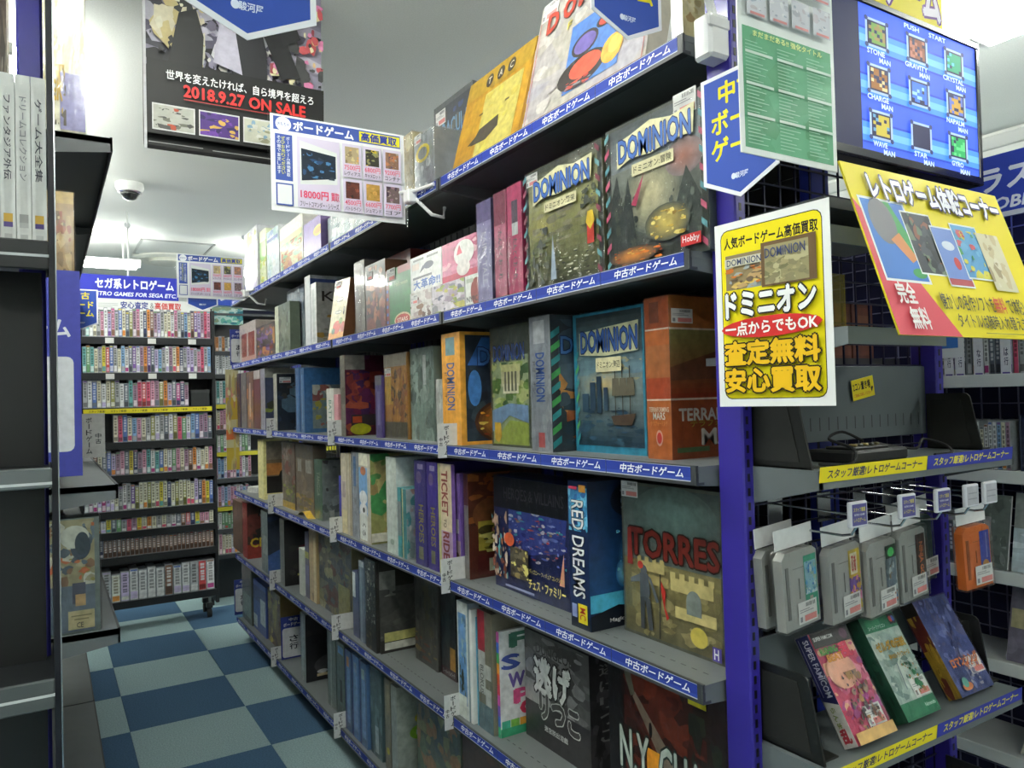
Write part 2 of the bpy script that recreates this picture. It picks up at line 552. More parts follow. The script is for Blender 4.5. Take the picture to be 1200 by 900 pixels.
def shelf_part(parent, L, depth, z, side, c='6c7172', lipc='3a3d40', slots=True):
    """shelf in local coords: x along the lip 0..L, y depth, top at z"""
    b = MB()
    b.box(0, L, .004, depth, z-.012, z, c)
    b.box(0, L, 0, .006, z-.034, z+.002, lipc)
    b.box(0, L, .006, .02, z-.034, z-.029, lipc)
    b.prism([(.0, z-.034), (depth*.55, z-.05), (depth, z-.075), (depth, z-.001), (0, z-.001)], 0, .001, .004, c)
    b.prism([(.0, z-.034), (depth*.55, z-.05), (depth, z-.075), (depth, z-.001), (0, z-.001)], 0, L-.004, L-.001, c)
    s = b.build('shelf', 'painted_metal', parent)
    if slots:
        g = MB()
        n = int(L/.03)
        for k in range(n):
            x = .02+k*(L-.04)/n
            g.add([(x, .05, z+.0004), (x+.014, .05, z+.0004), (x+.014, .053, z+.0004), (x, .053, z+.0004)], [(0, 1, 2, 3)], '23262a')
        so = g.build('slot_row', 'painted_metal', s)
        so['kind'] = 'stuff'
    return s

def wire_grid(parent, x0, x1, z0, z1, y, step, r, c, name='wire_grid'):
    b = MB()
    n = int((x1-x0)/step)
    for k in range(n+1):
        x = x0+(x1-x0)*k/n
        b.box(x-r, x+r, y, y+2*r, z0, z1, c)
    m = int((z1-z0)/step)
    for k in range(m+1):
        z = z0+(z1-z0)*k/m
        b.box(x0, x1, y-2*r, y, z-r, z+r, c)
    o = b.build(name, 'wire', parent)
    o['kind'] = 'stuff'
    return o

def caster(parent, x, y, ztop):
    o = MB().box(x-.02, x+.02, y-.02, y+.02, ztop-.035, ztop, '2a2c2e', 0, .003).build('caster', 'black_plastic', parent)
    w_ = MB()
    n = 16
    V = [(x+s_*.013, y+.03*math.cos(2*math.pi*k/n), .03+.03*math.sin(2*math.pi*k/n)) for s_ in (-1, 1) for k in range(n)]
    w_.add(V, [list(range(n)), list(range(2*n-1, n-1, -1))]+[(k, (k+1) % n, n+(k+1) % n, n+k) for k in range(n)], '151618')
    w_.build('wheel', 'rubber', o)
    return o

BAYNAME = ['nearest bay of the long board game rack, beside the blue post', 'second bay of the long board game rack from the near end',
           'third bay of the long board game rack from the near end', 'farthest bay of the long board game rack']
for bi, (y0, y1) in enumerate(BAYS):
    L = y1-y0
    t = tag(thing('gondola_rack', (RX, y1, 0), (0, 0, -math.pi/2)), 'dark grey ' + BAYNAME[bi], 'rack', 'bays of the long rack')
    for z in LV:
        s = shelf_part(t, L, SD, z, 0, slots=bi < 2)
        for k in range(4):
            x = L-STRIPE_W*(4-k)-.001*(4-k)-(L-4*.246)/2
            link(STRIP, 'label_strip', s, (x, -.0004, z-.0275))
    for x in ((0, L) if bi == 3 else (L,)):
        pass
    for x in (.002, L-.032):
        MB().box(x, x+.03, SD+.005, SD+.065, .1, 2.25, BLUE, 0, .003).build('post', 'post_enamel', t)
    wire_grid(t, .035, L-.035, .15, 2.2, SD+.012, .0485, .0018, '26282c')
    if bi < 3:
        MB().box(.033, L-.033, SD+.05, SD+.06, .13, 2.2, '17181a').build('back_panel', 'black_plastic', t)  # black backing added so the space behind the open grid stays dark
    MB().box(.01, L-.01, .06, SD+.06, .085, .1, '2a2c30').build('base', 'painted_metal', t)
    for x in (.06, L-.06):
        for y in (.1, SD):
            caster(t, x, y, .1)

# far-end side frame of the last bay
# ------------------------------------------------------------------ boxes on it
def yz(px, v, x):
    q = at(px, v, 'x', x)
    return q.y, q.z

PEND = []
def G(level, pL, pC, vt, x, d, c, label, f=None, r=None, name='board_game_box', cat='board game', **k):
    """a box standing on a shelf, far and near edges and top read off the photo; made in flush_boxes()"""
    z0 = LV[level-1]
    H = yz(pC, vt, x)[1]-z0
    if level < 6:
        H = min(H, .335)
    zm = z0+H/2
    def ysolve(px):
        lo, hi = .5, 6.5
        for _ in range(40):
            m = (lo+hi)/2
            d_ = Vector((x, m, zm))-cC
            if 600+FPX*d_.dot(cR)/d_.dot(cF) > px:
                lo = m
            else:
                hi = m
        return (lo+hi)/2
    g_ = .004 if k.get('wrap') else .0008
    PEND.append(dict(l=level, x=x, d=min(d, RX+SD-.004-x), y0=ysolve(pC)+g_, y1=ysolve(pL)-g_, H=H, a=(c, label, f, r, name, cat, k)))

def flush_boxes():
    for i, q in enumerate(PEND):
        for p in PEND[:i]:
            if p['l'] != q['l']:
                continue
            oy = min(p['y1'], q['y1'])-max(p['y0'], q['y0'])
            ox = min(p['x']+p['d'], q['x']+q['d'])-max(p['x'], q['x'])
            if oy <= -.006 or ox <= 0:
                continue
            far, near = (p, q) if p['y0']+p['y1'] > q['y0']+q['y1'] else (q, p)
            wn = near['y1']-near['y0']
            if oy < .5*wn or abs(p['x']-q['x']) < .02:
                near['y1'] = min(near['y1'], far['y0']-.008)
            else:
                fr_, bk = (p, q) if p['x'] < q['x'] else (q, p)
                fr_['d'] = max(.012, bk['x']-fr_['x']-.009)
    for q in PEND:
        c, label, f, r, name, cat, k = q['a']
        W = q['y1']-q['y0']
        if W < .004:
            W = .004
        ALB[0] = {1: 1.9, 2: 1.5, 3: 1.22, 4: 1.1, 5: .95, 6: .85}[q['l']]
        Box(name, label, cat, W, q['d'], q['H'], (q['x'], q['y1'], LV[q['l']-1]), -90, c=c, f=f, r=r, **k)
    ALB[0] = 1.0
    PEND.clear()

NAVY, TEAL, CREAM, GOLD = '1e2a52', '2f8fa6', 'd9d2b4', 'c9952e'
# ---------- top shelf (seen from below)
G(6, 287, 302, 262, 1.02, .2, 'dcdce4', 'white and lilac box at the far end of the top shelf', [('p', ['e8e8f0', 'cfc4dc', 'f0f0f0', 'd8d890'], 16, 1)])
G(6, 302.5, 312, 266, 1.03, .22, 'e6ecc8', 'thin lime green and white box on the top shelf', [('r', 0, 0, 1, 1, 'dfe8c0'), ('r', 0, .45, 1, .8, '8ac060'), ('p', ['e8e060', 'c8d860', 'f0f0e0', 'b0d060'], 10, 2, 0, 0, 1, .5)])
G(6, 313, 327, 262, 1.03, .22, 'e8ecf0', 'white and pale blue box beside the lime box on the top shelf', [('r', 0, 0, 1, 1, 'e4eaf0'), ('p', ['8fa8d0', 'c8dce8', 'f4f4f4', 'a8c8c8', 'd8e8e0'], 18, 3), ('r', .05, .78, .95, .84, '5a6cae')])
G(6, 328.5, 355, 248, 1.02, .24, 'efece0', 'white-topped box with a green and rust landscape, top shelf', [('r', 0, 0, 1, 1, 'f0eee2'), ('r', .03, .02, .97, .72, 'c8d4a0'), ('p', ['7fae80', 'b8744c', 'a85a38', 'd8c8a0', '88b890', 'c89858'], 26, 4, .04, .02, .96, .66), ('r', .03, .6, .97, .72, 'e8e0a0')], sr=None)
G(6, 356, 376, 250, 1.02, .24, '8a70b0', 'purple box with a round yellow badge on the top shelf', [('r', 0, 0, 1, 1, '8a70b4'), ('e', .85, .62, .28, .14, 'e8c830'), ('e', .85, .62, .18, .09, 'd09a30'), ('y', [(0, 0), (.5, 0), (.2, .3), (0, .28)], 'e8e8e8')])
G(6, 377, 432, 224, 1.05, .24, 'e6eaec', 'white box with pale grey-blue art behind the price sign', [('r', 0, 0, 1, 1, 'e8eef0'), ('p', ['b8ccd0', 'd8e8ee', 'f4f8f8', '9ab4b8', 'cfe0e4'], 24, 5)], wrap='shrink_film')
G(6, 463, 484.5, 152, 1.03, .1, 'b8ad88', 'gold-brown film-wrapped box on the top shelf', [('p', ['b8a878', 'd0c8a0', 'a89868', 'e0dcc8', 'c8b070'], 18, 6)], wrap='shrink_film')
G(6, 485.5, 509, 146, 1.02, .1, '8e949a', 'grey box with a yellow ring in clear film, top shelf', [('r', 0, 0, 1, 1, '868c92'), ('p', ['a8b0b4', '787e86', 'c8ccd0', '98a0a4'], 14, 7), ('e', .45, .66, .36, .15, 'd8c030'), ('e', .45, .66, .24, .1, '80868c')], wrap='shrink_film', st=(.05, .86, .05, .03))
G(6, 510, 556, 92, 1.175, .16, '55585c', 'dark grey board game with blue lettering on the top shelf', [('r', 0, 0, 1, 1, '5a5c60'), ('r', .03, .03, .97, .95, '3c4048'), ('p', ['3a4a78', '5a5650', '2c3a60', '6a6458'], 18, 8, .04, .04, .96, .9), ('t', 'DRACULA', .5, .72, .8, .16, '6f9cc0'), ('t', 'ドラキュラ', .45, .52, .6, .1, '9aa8c8')], st=(.06, .8, .075, .05))
Box('board_game_box', 'large yellow board game with round letter badges leaning on the top shelf', 'board game', .37, .05, .30, (1.045, at(528, 178, 'x', 1.045).y, 2.111), -90, 15, 'b8861e',
    [('r', 0, 0, 1, 1, 'b98a24'), ('p', ['bc9028', 'b0801c', 'c09830', 'b08020'], 12, 9), ('r', 0, .78, 1, 1, 'b08c2a'), ('r', .34, .06, .9, .74, 'c0b25c'), ('p', ['c4b850', 'bcaa48', 'c8bc6a'], 8, 10, .36, .08, .88, .72),
     ('y', [(.26, .22), (.5, .2), (.66, .28), (.64, .4), (.5, .38), (.36, .36)], '4a4438'), ('y', [(.2, .24), (.3, .22), (.32, .3)], '3a342c'), ('r', .3, .52, .36, .54, '5a4a30'), ('r', .7, .5, .76, .52, '5a4a30'),
     ('e', .36, .88, .055, .07, '403830'), ('t', 'T', .36, .88, .05, .07, 'e8e0d0'), ('e', .53, .88, .055, .07, '403830'), ('t', 'A', .53, .88, .05, .07, 'e8e0d0'), ('e', .69, .88, .055, .07, '403830'), ('t', 'C', .69, .88, .05, .07, 'e8e0d0')])
Box('board_game_box', 'large white marbled board game with red lettering leaning on the top shelf', 'board game', .46, .05, .34, (1.03, at(611, 136, 'x', 1.03).y, 2.111), -90, 13, 'b6b0a4',
    [('r', 0, 0, 1, 1, 'b4aea6'), ('p', ['aaa49a', 'bab6ac', 'a6a0a0', 'beb8b2', 'a29ea6'], 22, 11, {'size': .5}), ('r', .02, .03, .98, .035, 'b86a60'), ('r', .02, .03, .026, .97, 'b86a60'), ('r', .975, .03, .98, .97, 'b86a60'),
     ('r', .36, .1, .8, .62, '4a74b8'), ('e', .5, .22, .2, .12, '35302e'), ('e', .53, .24, .13, .08, 'd8503a'), ('e', .5, .42, .11, .09, '35302e'), ('e', .5, .42, .09, .07, '6a5aa0'), ('e', .66, .5, .08, .05, '35302e'), ('e', .66, .5, .06, .035, 'c84a3a'),
     ('e', .74, .24, .08, .1, 'd8a040'), ('e', .76, .26, .05, .06, 'e0b858'), ('p', ['b84a40', '88909a', 'd06050'], 8, 12, .37, .1, .6, .18),
     ('t', 'D', .15, .8, .1, .15, 'b8402e', {'off': .04, 'out': '5a5a58', 'oo': .05}), ('t', 'O', .3, .82, .1, .15, 'b8402e', {'off': .05, 'out': '5a5a58', 'oo': .06}), ('t', 'M', .45, .84, .12, .15, 'b8402e', {'off': .04, 'out': '5a5a58', 'oo': .05}), ('t', 'F', .33, .66, .035, .06, 'c8b840')], st=(.02, .86, .07, .05))
G(6, 786, 800, -40, 1.03, .16, 'e4e4e6', 'white box with a blue corner at the near end of the top shelf', [('r', 0, 0, 1, 1, 'e6e6e8'), ('y', [(0, 0), (1, 0), (0, .25)], '3a6ab8')], [('r', 0, 0, 1, 1, 'd8cfa0'), ('p', ['e0d8b0', 'c8b888', 'b89868'], 8, 13)])

# ---------- second shelf from the top
G(5, 281, 300, 374, 1.04, .2, 'b8aca4', 'clear-wrapped box with two rust red stripes at the far end of the second shelf', [('r', 0, 0, 1, 1, 'c8c0bc'), ('r', .12, .12, .45, .75, '9a3a20'), ('r', .55, .12, .92, .75, 'a2401f'), ('r', .1, 0, .95, .16, 'e0b0a0')], wrap='shrink_film')
G(5, 301, 322, 376, 1.04, .2, '4a4038', 'dark purple and orange box on the second shelf', [('p', ['503a70', 'a8682c', '3a3028', '6a4a88', 'b88038', '7a3020'], 26, 21), ('r', 0, .94, 1, 1, '2a2826')])
G(5, 322.5, 340, 352, 1.03, .2, '6a7664', 'dark green box with a pale spine edge on the second shelf', [('r', 0, 0, .25, 1, 'c8ccb0'), ('p', ['4a5644', '5a6850', '3e4840', '6a7660', '7a8878'], 16, 22, .25, 0, 1, 1)])
G(5, 337, 357, 326, 1.09, .22, 'aab4bc', 'pale grey-blue shrink-wrapped box on the second shelf', [('p', ['b8c4cc', '98a4b0', 'd4dce0', '8894a4', 'c0c8cc'], 18, 23)], wrap='bag_film')
G(5, 357.5, 364, 318, 1.04, .26, 'cfd2d2', 'white spine box with blue side band, second shelf', None, [('r', 0, 0, 1, 1, 'b8bcc4'), ('r', 0, .82, 1, .95, '44589a')])
G(5, 364.5, 371, 330, 1.02, .26, 'd6d8d6', 'white spine box with a grey illustrated side on the second shelf', [('r', .3, .05, .7, .9, 'bcc2c0')], [('r', 0, 0, 1, 1, 'b4b8b6'), ('p', ['c8c8b8', 'a88a40', '889088', 'b89848'], 10, 24, 0, .1, 1, .5), ('t', 'Ko', .3, .78, .4, .16, '2a2a2a')])
Box('board_game_box', 'cream box with clouds and red strawberries leaning on the second shelf', 'board game', .145, .05, .26, (1.03, at(384, 380, 'x', 1.03).y, 1.713), -84, 9, '8a5a3a',
    [('r', 0, 0, 1, 1, 'd8d0a8'), ('p', ['e0d8b8', 'd4c89c', 'dcd4b0'], 8, 25), ('r', 0, 0, 1, .12, 'd8903a'), ('e', .5, .2, .26, .11, 'c0402c'), ('e', .92, .19, .16, .09, 'b83a28'), ('e', .3, .14, .1, .05, '4a6a48'), ('e', .72, .3, .12, .05, '7a8a50'),
     ('e', .5, .66, .24, .035, '3a3a34'), ('e', .5, .66, .22, .026, 'dcd8c4'), ('e', .74, .75, .22, .035, '3a3a34'), ('e', .74, .75, .2, .026, 'dcd8c4'), ('e', .5, .45, .24, .03, '3a3a34'), ('e', .5, .45, .22, .022, 'dcd8c4'), ('e', .86, .46, .05, .07, '2a2a2a'), ('e', .86, .48, .03, .04, 'c8c0b0')], st=(.05, .86, .06, .03))
G(5, 416, 428, 303, 1.08, .24, '9a9690', 'grey-brown film-wrapped box between the strawberry and rust boxes', [('p', ['a8a49c', '8a847c', 'c0bcb4'], 10, 26)], wrap='shrink_film')
G(5, 440, 482, 290, 1.17, .16, '8a3030', 'tall dark red box behind the green one on the second shelf', [('p', ['9a3434', '7a2a2c', 'b04a40', '6a3030'], 14, 27), ('e', .7, .86, .1, .04, '3a3030')])
G(5, 428.5, 452, 302, 1.07, .09, '8a5a44', 'rust brown illustrated box with a price sticker on the second shelf', [('r', 0, 0, 1, 1, '4a3c38'), ('p', ['9a5a40', '7a4434', 'b07858', '6a3a40', '8a4a50'], 22, 28, .06, .03, .98, .96)], st=(.1, .78, .06, .035))
G(5, 452.5, 482, 306, 1.06, .09, '2f7a44', 'green box with a red emblem and checkered red edge on the second shelf', [('r', 0, 0, 1, 1, '2c7a42'), ('r', 0, 0, .14, 1, '7a2c30'), ('e', .65, .12, .32, .12, 'd8c8a0'), ('e', .65, .12, .28, .09, 'b84438'), ('t', 'STARS', .65, .12, .4, .07, 'f0e8d8'), ('t', 'Halloween', .62, .72, .5, .07, 'b8c8a0'), ('r', .5, .88, 1, 1, '9a3030')]+[('r', .02, .1+.13*k, .1, .15+.13*k, '4a6ab0') for k in range(6)], st=(.08, .8, .075, .045))
z2 = LV[4]
def GS(pL, pC, v, z, H, x, d, c, label, f, **k):
    y1, y0 = at(pL, v, 'x', x).y, at(pC, v, 'x', x).y
    return Box('card_game_box', label, 'card game', y1-y0-.002, d, H, (x, y1, z), -90, c=c, f=f, **k)
GS(481, 506, 353, z2, .1, 1.05, .06, 'd8d4d0', 'small white card game with brown art, lower row left of the card game pile', [('r', 0, 0, 1, 1, 'd8d4d0'), ('p', ['8a6a58', 'c8c0b8', 'b8a8a8', 'e0dcd8', '6a5048'], 16, 31)], st=(.08, .62, .05, .03))
GS(506.5, 545, 350, z2, .1, 1.05, .06, 'c4bcc4', 'small mauve card game with green and gold art, lower row middle', [('r', 0, 0, 1, 1, 'c8c0c8'), ('p', ['a898a8', '8a8890', 'b8b060', 'd8d0d8', '6a6a80', '90a058'], 22, 32)])
GS(545.5, 562, 345, z2, .1, 1.05, .06, 'd4d4d0', 'small white card game with a red dome picture, lower row right', [('r', 0, 0, 1, 1, 'd4d6d0'), ('e', .8, .5, .4, .4, '8a3a34'), ('t', 'NYPC', .5, .3, .8, .16, '2a2a2a'), ('r', .1, .78, .6, .9, 'a8b0a0')])
GS(481, 518, 316, z2+.1, .118, 1.052, .05, 'dcdcdc', 'small white card game with big blue lettering, upper row of the pile', [('r', 0, 0, 1, 1, 'dededc'), ('t', '大革命!!', .52, .2, .84, .26, '3a62b0', {'off': .03}), ('r', .1, .86, .45, .92, '8a8a88'), ('r', .55, .86, .9, .92, '8a8a88'), ('e', .6, .66, .16, .1, '4a4a60'), ('y', [(.3, .5), (.5, .62), (.42, .7)], '5a5a6a'), ('r', .08, .36, .7, .42, '707078'), ('r', .06, .62, .3, .8, 'e0d0c8')])
GS(518.5, 562, 310, z2+.1, .118, 1.052, .05, 'b84a70', 'small pink and crimson card game with a white blot, upper row of the pile', [('r', 0, 0, 1, 1, 'b85a7c'), ('p', ['c87a98', 'a84468', '9a3a5c', 'd8a0b0'], 14, 33), ('r', 0, 0, 1, .16, 'b02c4c'), ('e', .62, .62, .27, .32, 'd8d4d0'), ('e', .6, .25, .18, .2, 'd4ccc8'), ('y', [(.42, .6), (.5, .86), (.58, .62)], 'b83050')])

G(5, 559, 577, 231, 1.03, .26, '8a84b0', 'lilac book-style game spine with silver lettering on the second shelf', [('r', 0, 0, 1, 1, '9490b8'), ('r', 0, .8, 1, 1, '6a6490'), ('t', 'FAIRY TALE', .5, .45, .3, .5, 'c8c8d8', {'rot': -90})], [('r', 0, 0, 1, 1, '4a4668')], wrap='shrink_film')
G(5, 577.5, 594, 221, 1.035, .26, 'b04a6c', 'pink game spine with a dark top, left of the magenta one', [('r', 0, 0, 1, 1, 'c07088'), ('r', 0, .7, 1, 1, '8a4458'), ('t', 'たんとくおーれ', .5, .42, .34, .45, '3a6a6a', {'rot': -90})], wrap='shrink_film')
G(5, 594.5, 613, 211, 1.03, .27, 'b03a62', 'magenta game spine with teal lettering on the second shelf', [('r', 0, 0, 1, 1, 'bc4a70'), ('r', .3, .55, .72, .86, '5a5660'), ('r', .3, .55, .72, .66, 'c8d0d0'), ('t', 'たんとくおーれ', .5, .34, .32, .36, '3a7070', {'rot': -90})], [('r', 0, 0, 1, 1, '9a2c54')], wrap='shrink_film')
LAND1 = ['9aa060', '8a8c50', 'b0b070', '6c7446', 'a89a70', 'c0bc80']
def dominion(sub, mid, braid=('5a8a90', '7a3a4a')):
    ops = [('r', 0, 0, 1, 1, '444a44')] + mid
    for k in range(9):
        ops += [('y', [(0, .02+k*.11), (.05, .06+k*.11), (.05, .1+k*.11), (0, .06+k*.11)], braid[k % 2]), ('y', [(.95, .06+k*.11), (1, .02+k*.11), (1, .06+k*.11), (.95, .1+k*.11)], braid[(k+1) % 2])]
    ops += [('y', [(.14, .7), (.3, .74), (.5, .72), (.72, .75), (.9, .74), (.92, .92), (.7, .9), (.5, .94), (.3, .9), (.14, .88)], 'd0cca0'),
            ('t', 'DOMINION', .52, .81, .72, .15, '3a68b8', {'off': .02, 'out': '1f2c5c', 'oo': .06}), ('r', .3, .61, .72, .69, 'cfc8a0'), ('t', sub, .51, .65, .38, .05, '2a2820')]
    return ops
G(5, 616, 708, 160, 1.035, .075, '6a6c50', 'olive green board game box with a blue-lettered banner, second shelf', dominion('ドミニオン:繁栄', [('lg', .05, .66, .95, .98, 'a8a878', '4c5044'), ('lg', .05, .02, .95, .66, '565a44', 'a6a66c', 12), ('g', .25, .52, .22, .12, '9a9a64', 'bcb468'), ('p', ['8c8a6c', '9a9678', '7c7c60', 'a09c7c'], 16, 40, .1, .36, .95, .62, .24), ('p', ['6c7450', '7c8458', '62684a'], 16, 41, .05, .2, .95, .42, .2), ('p', ['4a5048', '54584a', '42463e'], 10, 42, .05, .05, .35, .5, .22), ('p', ['4c5040', '3c4038', '54584a'], 10, 47, .76, .54, .94, .7, .3)])+[('r', .84, .26, .92, .42, 'b83a30'), ('y', [(.83, .42), (.88, .36), (.93, .42), (.91, .5), (.85, .5)], 'd0b030'), ('p', ['d8d8c8', '6a6a50', '3a3c30', 'b8b8a0'], 30, 44, .4, .03, .95, .25, .1), ('y', [(.38, .06), (.42, .42), (.46, .06)], '8a98a8')], wrap='shrink_film', st=(.03, .88, .05, .03), name='board_game_box')
G(5, 711, 831, 96, 1.03, .075, '4a5450', 'large board game box with dark pines and a yellow beast, second shelf', dominion('ドミニオン:冒険', [('lg', .05, .68, .95, .98, '8a9498', '4e565a'), ('lg', .05, .02, .95, .68, '3c423e', '868c84', 14), ('g', .48, .46, .3, .26, '747a70', 'd8d0a8', 12), ('g', .8, .62, .18, .12, '9a8a8c', 'b87c6c'), ('y', [(.05, .02), (.34, .02), (.3, .3), (.24, .62), (.18, .4), (.12, .66), (.05, .5)], '3a4240'), ('y', [(.7, .3), (.82, .56), (.95, .34), (.95, .1), (.7, .1)], '4a524e'), ('p', ['343c3a', '424a46', '4c5248'], 14, 51, .05, .04, .34, .5, .18), ('p', ['565e58', '606860', '4a504a'], 12, 52, .66, .12, .95, .46, .16)], ('5a9098', 'b0506a'))
  + [('g', .64, .24, .22, .12, '4c5044', 'c0aa58', 12), ('p', ['c8a848', 'd8c470', 'b09038', '8a7030'], 18, 53, .48, .14, .82, .32, .16), ('g', .3, .08, .26, .06, '443c34', 'd08438', 10), ('p', ['d87828', 'e0b050', 'a84a20', '8a3c1c'], 16, 54, .1, .02, .6, .14, .12), ('y', [(.3, .42), (.44, .6), (.4, .5), (.35, .4)], 'a03050'),
     ('r', .78, .05, .96, .12, 'c02c2c'), ('t', 'Hobby', .87, .085, .15, .05, 'f4f0f0')], wrap='shrink_film', st=(.72, .87, .06, .045))

# ---------- third shelf from the top
G(4, 275.5, 282, 433, 1.03, .22, '4a3a64', 'dark purple spine at the far end of the third shelf', [('p', ['54406c', '3a2c48', '6a3a30'], 6, 61)], wrap='shrink_film')
G(4, 282.5, 289, 433, 1.03, .22, '5a5a66', 'slate grey spine, second from the far end of the third shelf', [('p', ['64606c', '484450', '8a8488'], 6, 62)])
G(4, 289.5, 297, 431, 1.03, .22, '6a4a3c', 'brown spine with pale lettering near the far end of the third shelf', [('p', ['a86a3c', '4a3448', '6a4a5a'], 6, 63), ('r', .4, .2, .6, .8, 'b8a898')])
G(4, 297.5, 305, 432, 1.03, .22, '5c2a30', 'dark red spine near the far end of the third shelf', [('r', 0, 0, 1, .85, '5a2428'), ('r', 0, .85, 1, 1, 'a8a0a0')])
G(4, 305.5, 311, 431, 1.02, .24, 'b8b890', 'box with a pale spine and a dark blue and green side, third shelf', [('r', 0, 0, 1, 1, 'a8a8b8')], [('r', 0, 0, 1, 1, '3a4468'), ('p', ['2c3a6a', '5a6a34', '30341e', '8a9a40', '6a7a8a'], 12, 64, 0, 0, 1, .75), ('r', 0, .85, 1, 1, 'b0b0a8')], wrap='shrink_film')
G(4, 321, 325, 438, 1.02, .26, 'c4c4b8', 'box with a thin white spine and a dark night-blue cover, third shelf', [('r', 0, 0, 1, 1, 'c8c8bc')], [('r', 0, 0, 1, 1, '2e333c'), ('p', ['2a303a', '3a4658', '4a4438', '2a2828', '607a8a'], 18, 65), ('p', ['7a5a30', '4a4038'], 5, 66, .2, .7, .8, .85)], sr=(.05, .84, .06, .03), wrap='shrink_film')
G(4, 346.5, 351.5, 431, 1.03, .26, '3c74ac', 'bright blue game spine on the third shelf', [('r', .2, .1, .5, .9, '5a90c4')], wrap='shrink_film')
G(4, 352, 357, 431, 1.02, .27, '3a70a8', 'blue box with a jungle picture window on its side, third shelf', [('r', .3, .05, .6, .9, '6a9cc8')], [('r', 0, 0, 1, 1, '3a6fa6'), ('r', .14, .06, .82, .74, '7a8a8c'), ('p', ['a8a040', '8a4a48', '6a8a98', 'b8b8b0', '9a5a50'], 14, 67, .14, .06, .82, .74)], wrap='shrink_film')
G(4, 383, 391, 455, 1.02, .2, 'c8c8c0', 'white spine with green lettering beside the pink one on the third shelf', [('t', 'BATTLE', .5, .45, .4, .6, '4a7a6a', {'rot': -90})])
G(4, 391.5, 396.5, 462, 1.02, .2, 'c48a90', 'thin pink spine on the third shelf')
G(4, 397.5, 405, 416, 1.03, .28, '8a8478', 'grey spine box with a crimson and magenta cover on the third shelf', [('r', 0, 0, 1, 1, '8c8678'), ('r', .1, .4, .9, .6, '6a6458')], [('r', 0, 0, 1, 1, '5a2038'), ('p', ['7a2848', '8a3a34', 'a04a38', '6a2c5a', '4a2c60', 'b05a3c'], 30, 71), ('r', 0, .82, .3, 1, 'a8a49c'), ('r', .08, .12, .5, .26, '3c3634'), ('r', .1, .16, .24, .24, 'c85a28'), ('e', .22, .08, .16, .07, 'c0c020')], wrap='shrink_film')
G(4, 440, 448, 440, 1.06, .2, '5a4a88', 'purple game spine in clear film on the third shelf', [('r', 0, 0, 1, 1, '54448c'), ('r', .3, .2, .7, .75, '7a70a8'), ('r', 0, .85, 1, 1, '707078')], wrap='shrink_film')
G(4, 448.5, 478, 412, 1.07, .08, 'a87838', 'orange and brown box in crinkled film on the third shelf', [('r', 0, 0, 1, 1, 'b07c34'), ('r', 0, .4, .38, .8, 'c8a038'), ('p', ['a8642c', '5a4430', 'c08a3c', '7a4a34', '94603c'], 22, 72, .3, .1, 1, .85), ('r', 0, 0, 1, .2, '5c5440'), ('r', 0, .85, 1, 1, '9a9080')], wrap='bag_film', st=(.03, .74, .06, .03))
G(4, 478.5, 509, 405, 1.08, .1, '8c9c94', 'sage green box in a loose clear bag on the third shelf', [('r', 0, 0, 1, 1, '8ea098'), ('p', ['9cb0a8', '7c8c84', 'a8b8b0', '6a7a74'], 22, 73), ('r', .58, .6, .72, .92, 'c8cccc')], wrap='bag_film')
Box('board_game_box', 'white plastic-wrapped flat box leaning beside the orange spine on the third shelf', 'board game', .06, .05, .2, (1.06, at(519, 480, 'x', 1.06).y+.045, 1.319), -90, 0, 'e0e0dc', [('p', ['e8e8e4', 'd0d0cc', 'f0f0f0'], 8, 74)], wrap='bag_film')
ORANGE = 'd8983a'
G(4, 518.5, 540, 382, 1.035, .29, ORANGE, 'orange-spined board game box with a glowing furnace on its side', [('r', 0, 0, 1, 1, ORANGE), ('r', .22, .8, .72, .96, '6a8a90'), ('t', 'DOMINION', .48, .52, .42, .42, '3a5a98', {'rot': -90, 'off': .02}), ('r', .3, .05, .75, .16, 'd8c0a0'), ('t', 'ドミニオン', .2, .5, .14, .3, '6a4a20', {'rot': -90})],
  [('r', 0, 0, 1, 1, ORANGE), ('r', .06, .03, 1, .97, '2c3440'), ('p', ['33404a', '26303a', '3c4a50', '2a2c34'], 14, 75, .06, .03, 1, .97), ('y', [(.08, .7), (.25, .95), (.4, .95), (.3, .7)], '3a68a8'), ('e', .16, .5, .08, .16, '4a80c0'), ('g', .55, .2, .4, .2, '4a2c20', 'e0983c', 10), ('p', ['c86a28', 'e09a38', '8a3a20', 'f0c860', '5a3020'], 20, 76, .2, .06, .9, .36, .14), ('t', 'DOM', .45, .78, .5, .16, '4a78b8', {'out': '1f2c5c'}), ('r', .5, .6, .9, .66, 'c8c090')])
G(4, 575, 622, 372, 1.09, .07, '6a7058', 'green board game box with a white mansion and stream on the third shelf', [('r', 0, 0, 1, 1, '525a48'), ('r', .04, .02, .97, .98, '9aa884'), ('r', .04, .75, .97, .98, '5c6458'), ('p', ['7a9a50', '5a7a40', '98ac60', 'b8c080', '4a6a44'], 24, 77, .04, .3, .97, .7), ('r', .3, .5, .78, .66, 'c8c49c'), ('r', .34, .44, .74, .52, 'd8d4b8')]+[('r', .38+.09*k, .46, .43+.09*k, .62, '6a6c58') for k in range(4)]
  + [('y', [(.04, .12), (.5, .26), (.97, .2), (.97, .34), (.5, .36), (.04, .3)], '7a98b8'), ('y', [(.04, .02), (.97, .02), (.97, .2), (.5, .22)], '98a850'), ('t', 'DOMINION', .5, .78, .8, .13, '3f62a8', {'out': '232c50'}), ('y', [(.1, .06), (.2, .03), (.28, .08), (.26, .2), (.1, .2)], 'd0a830'), ('r', .3, .62, .8, .68, 'c0c088')], wrap='shrink_film')
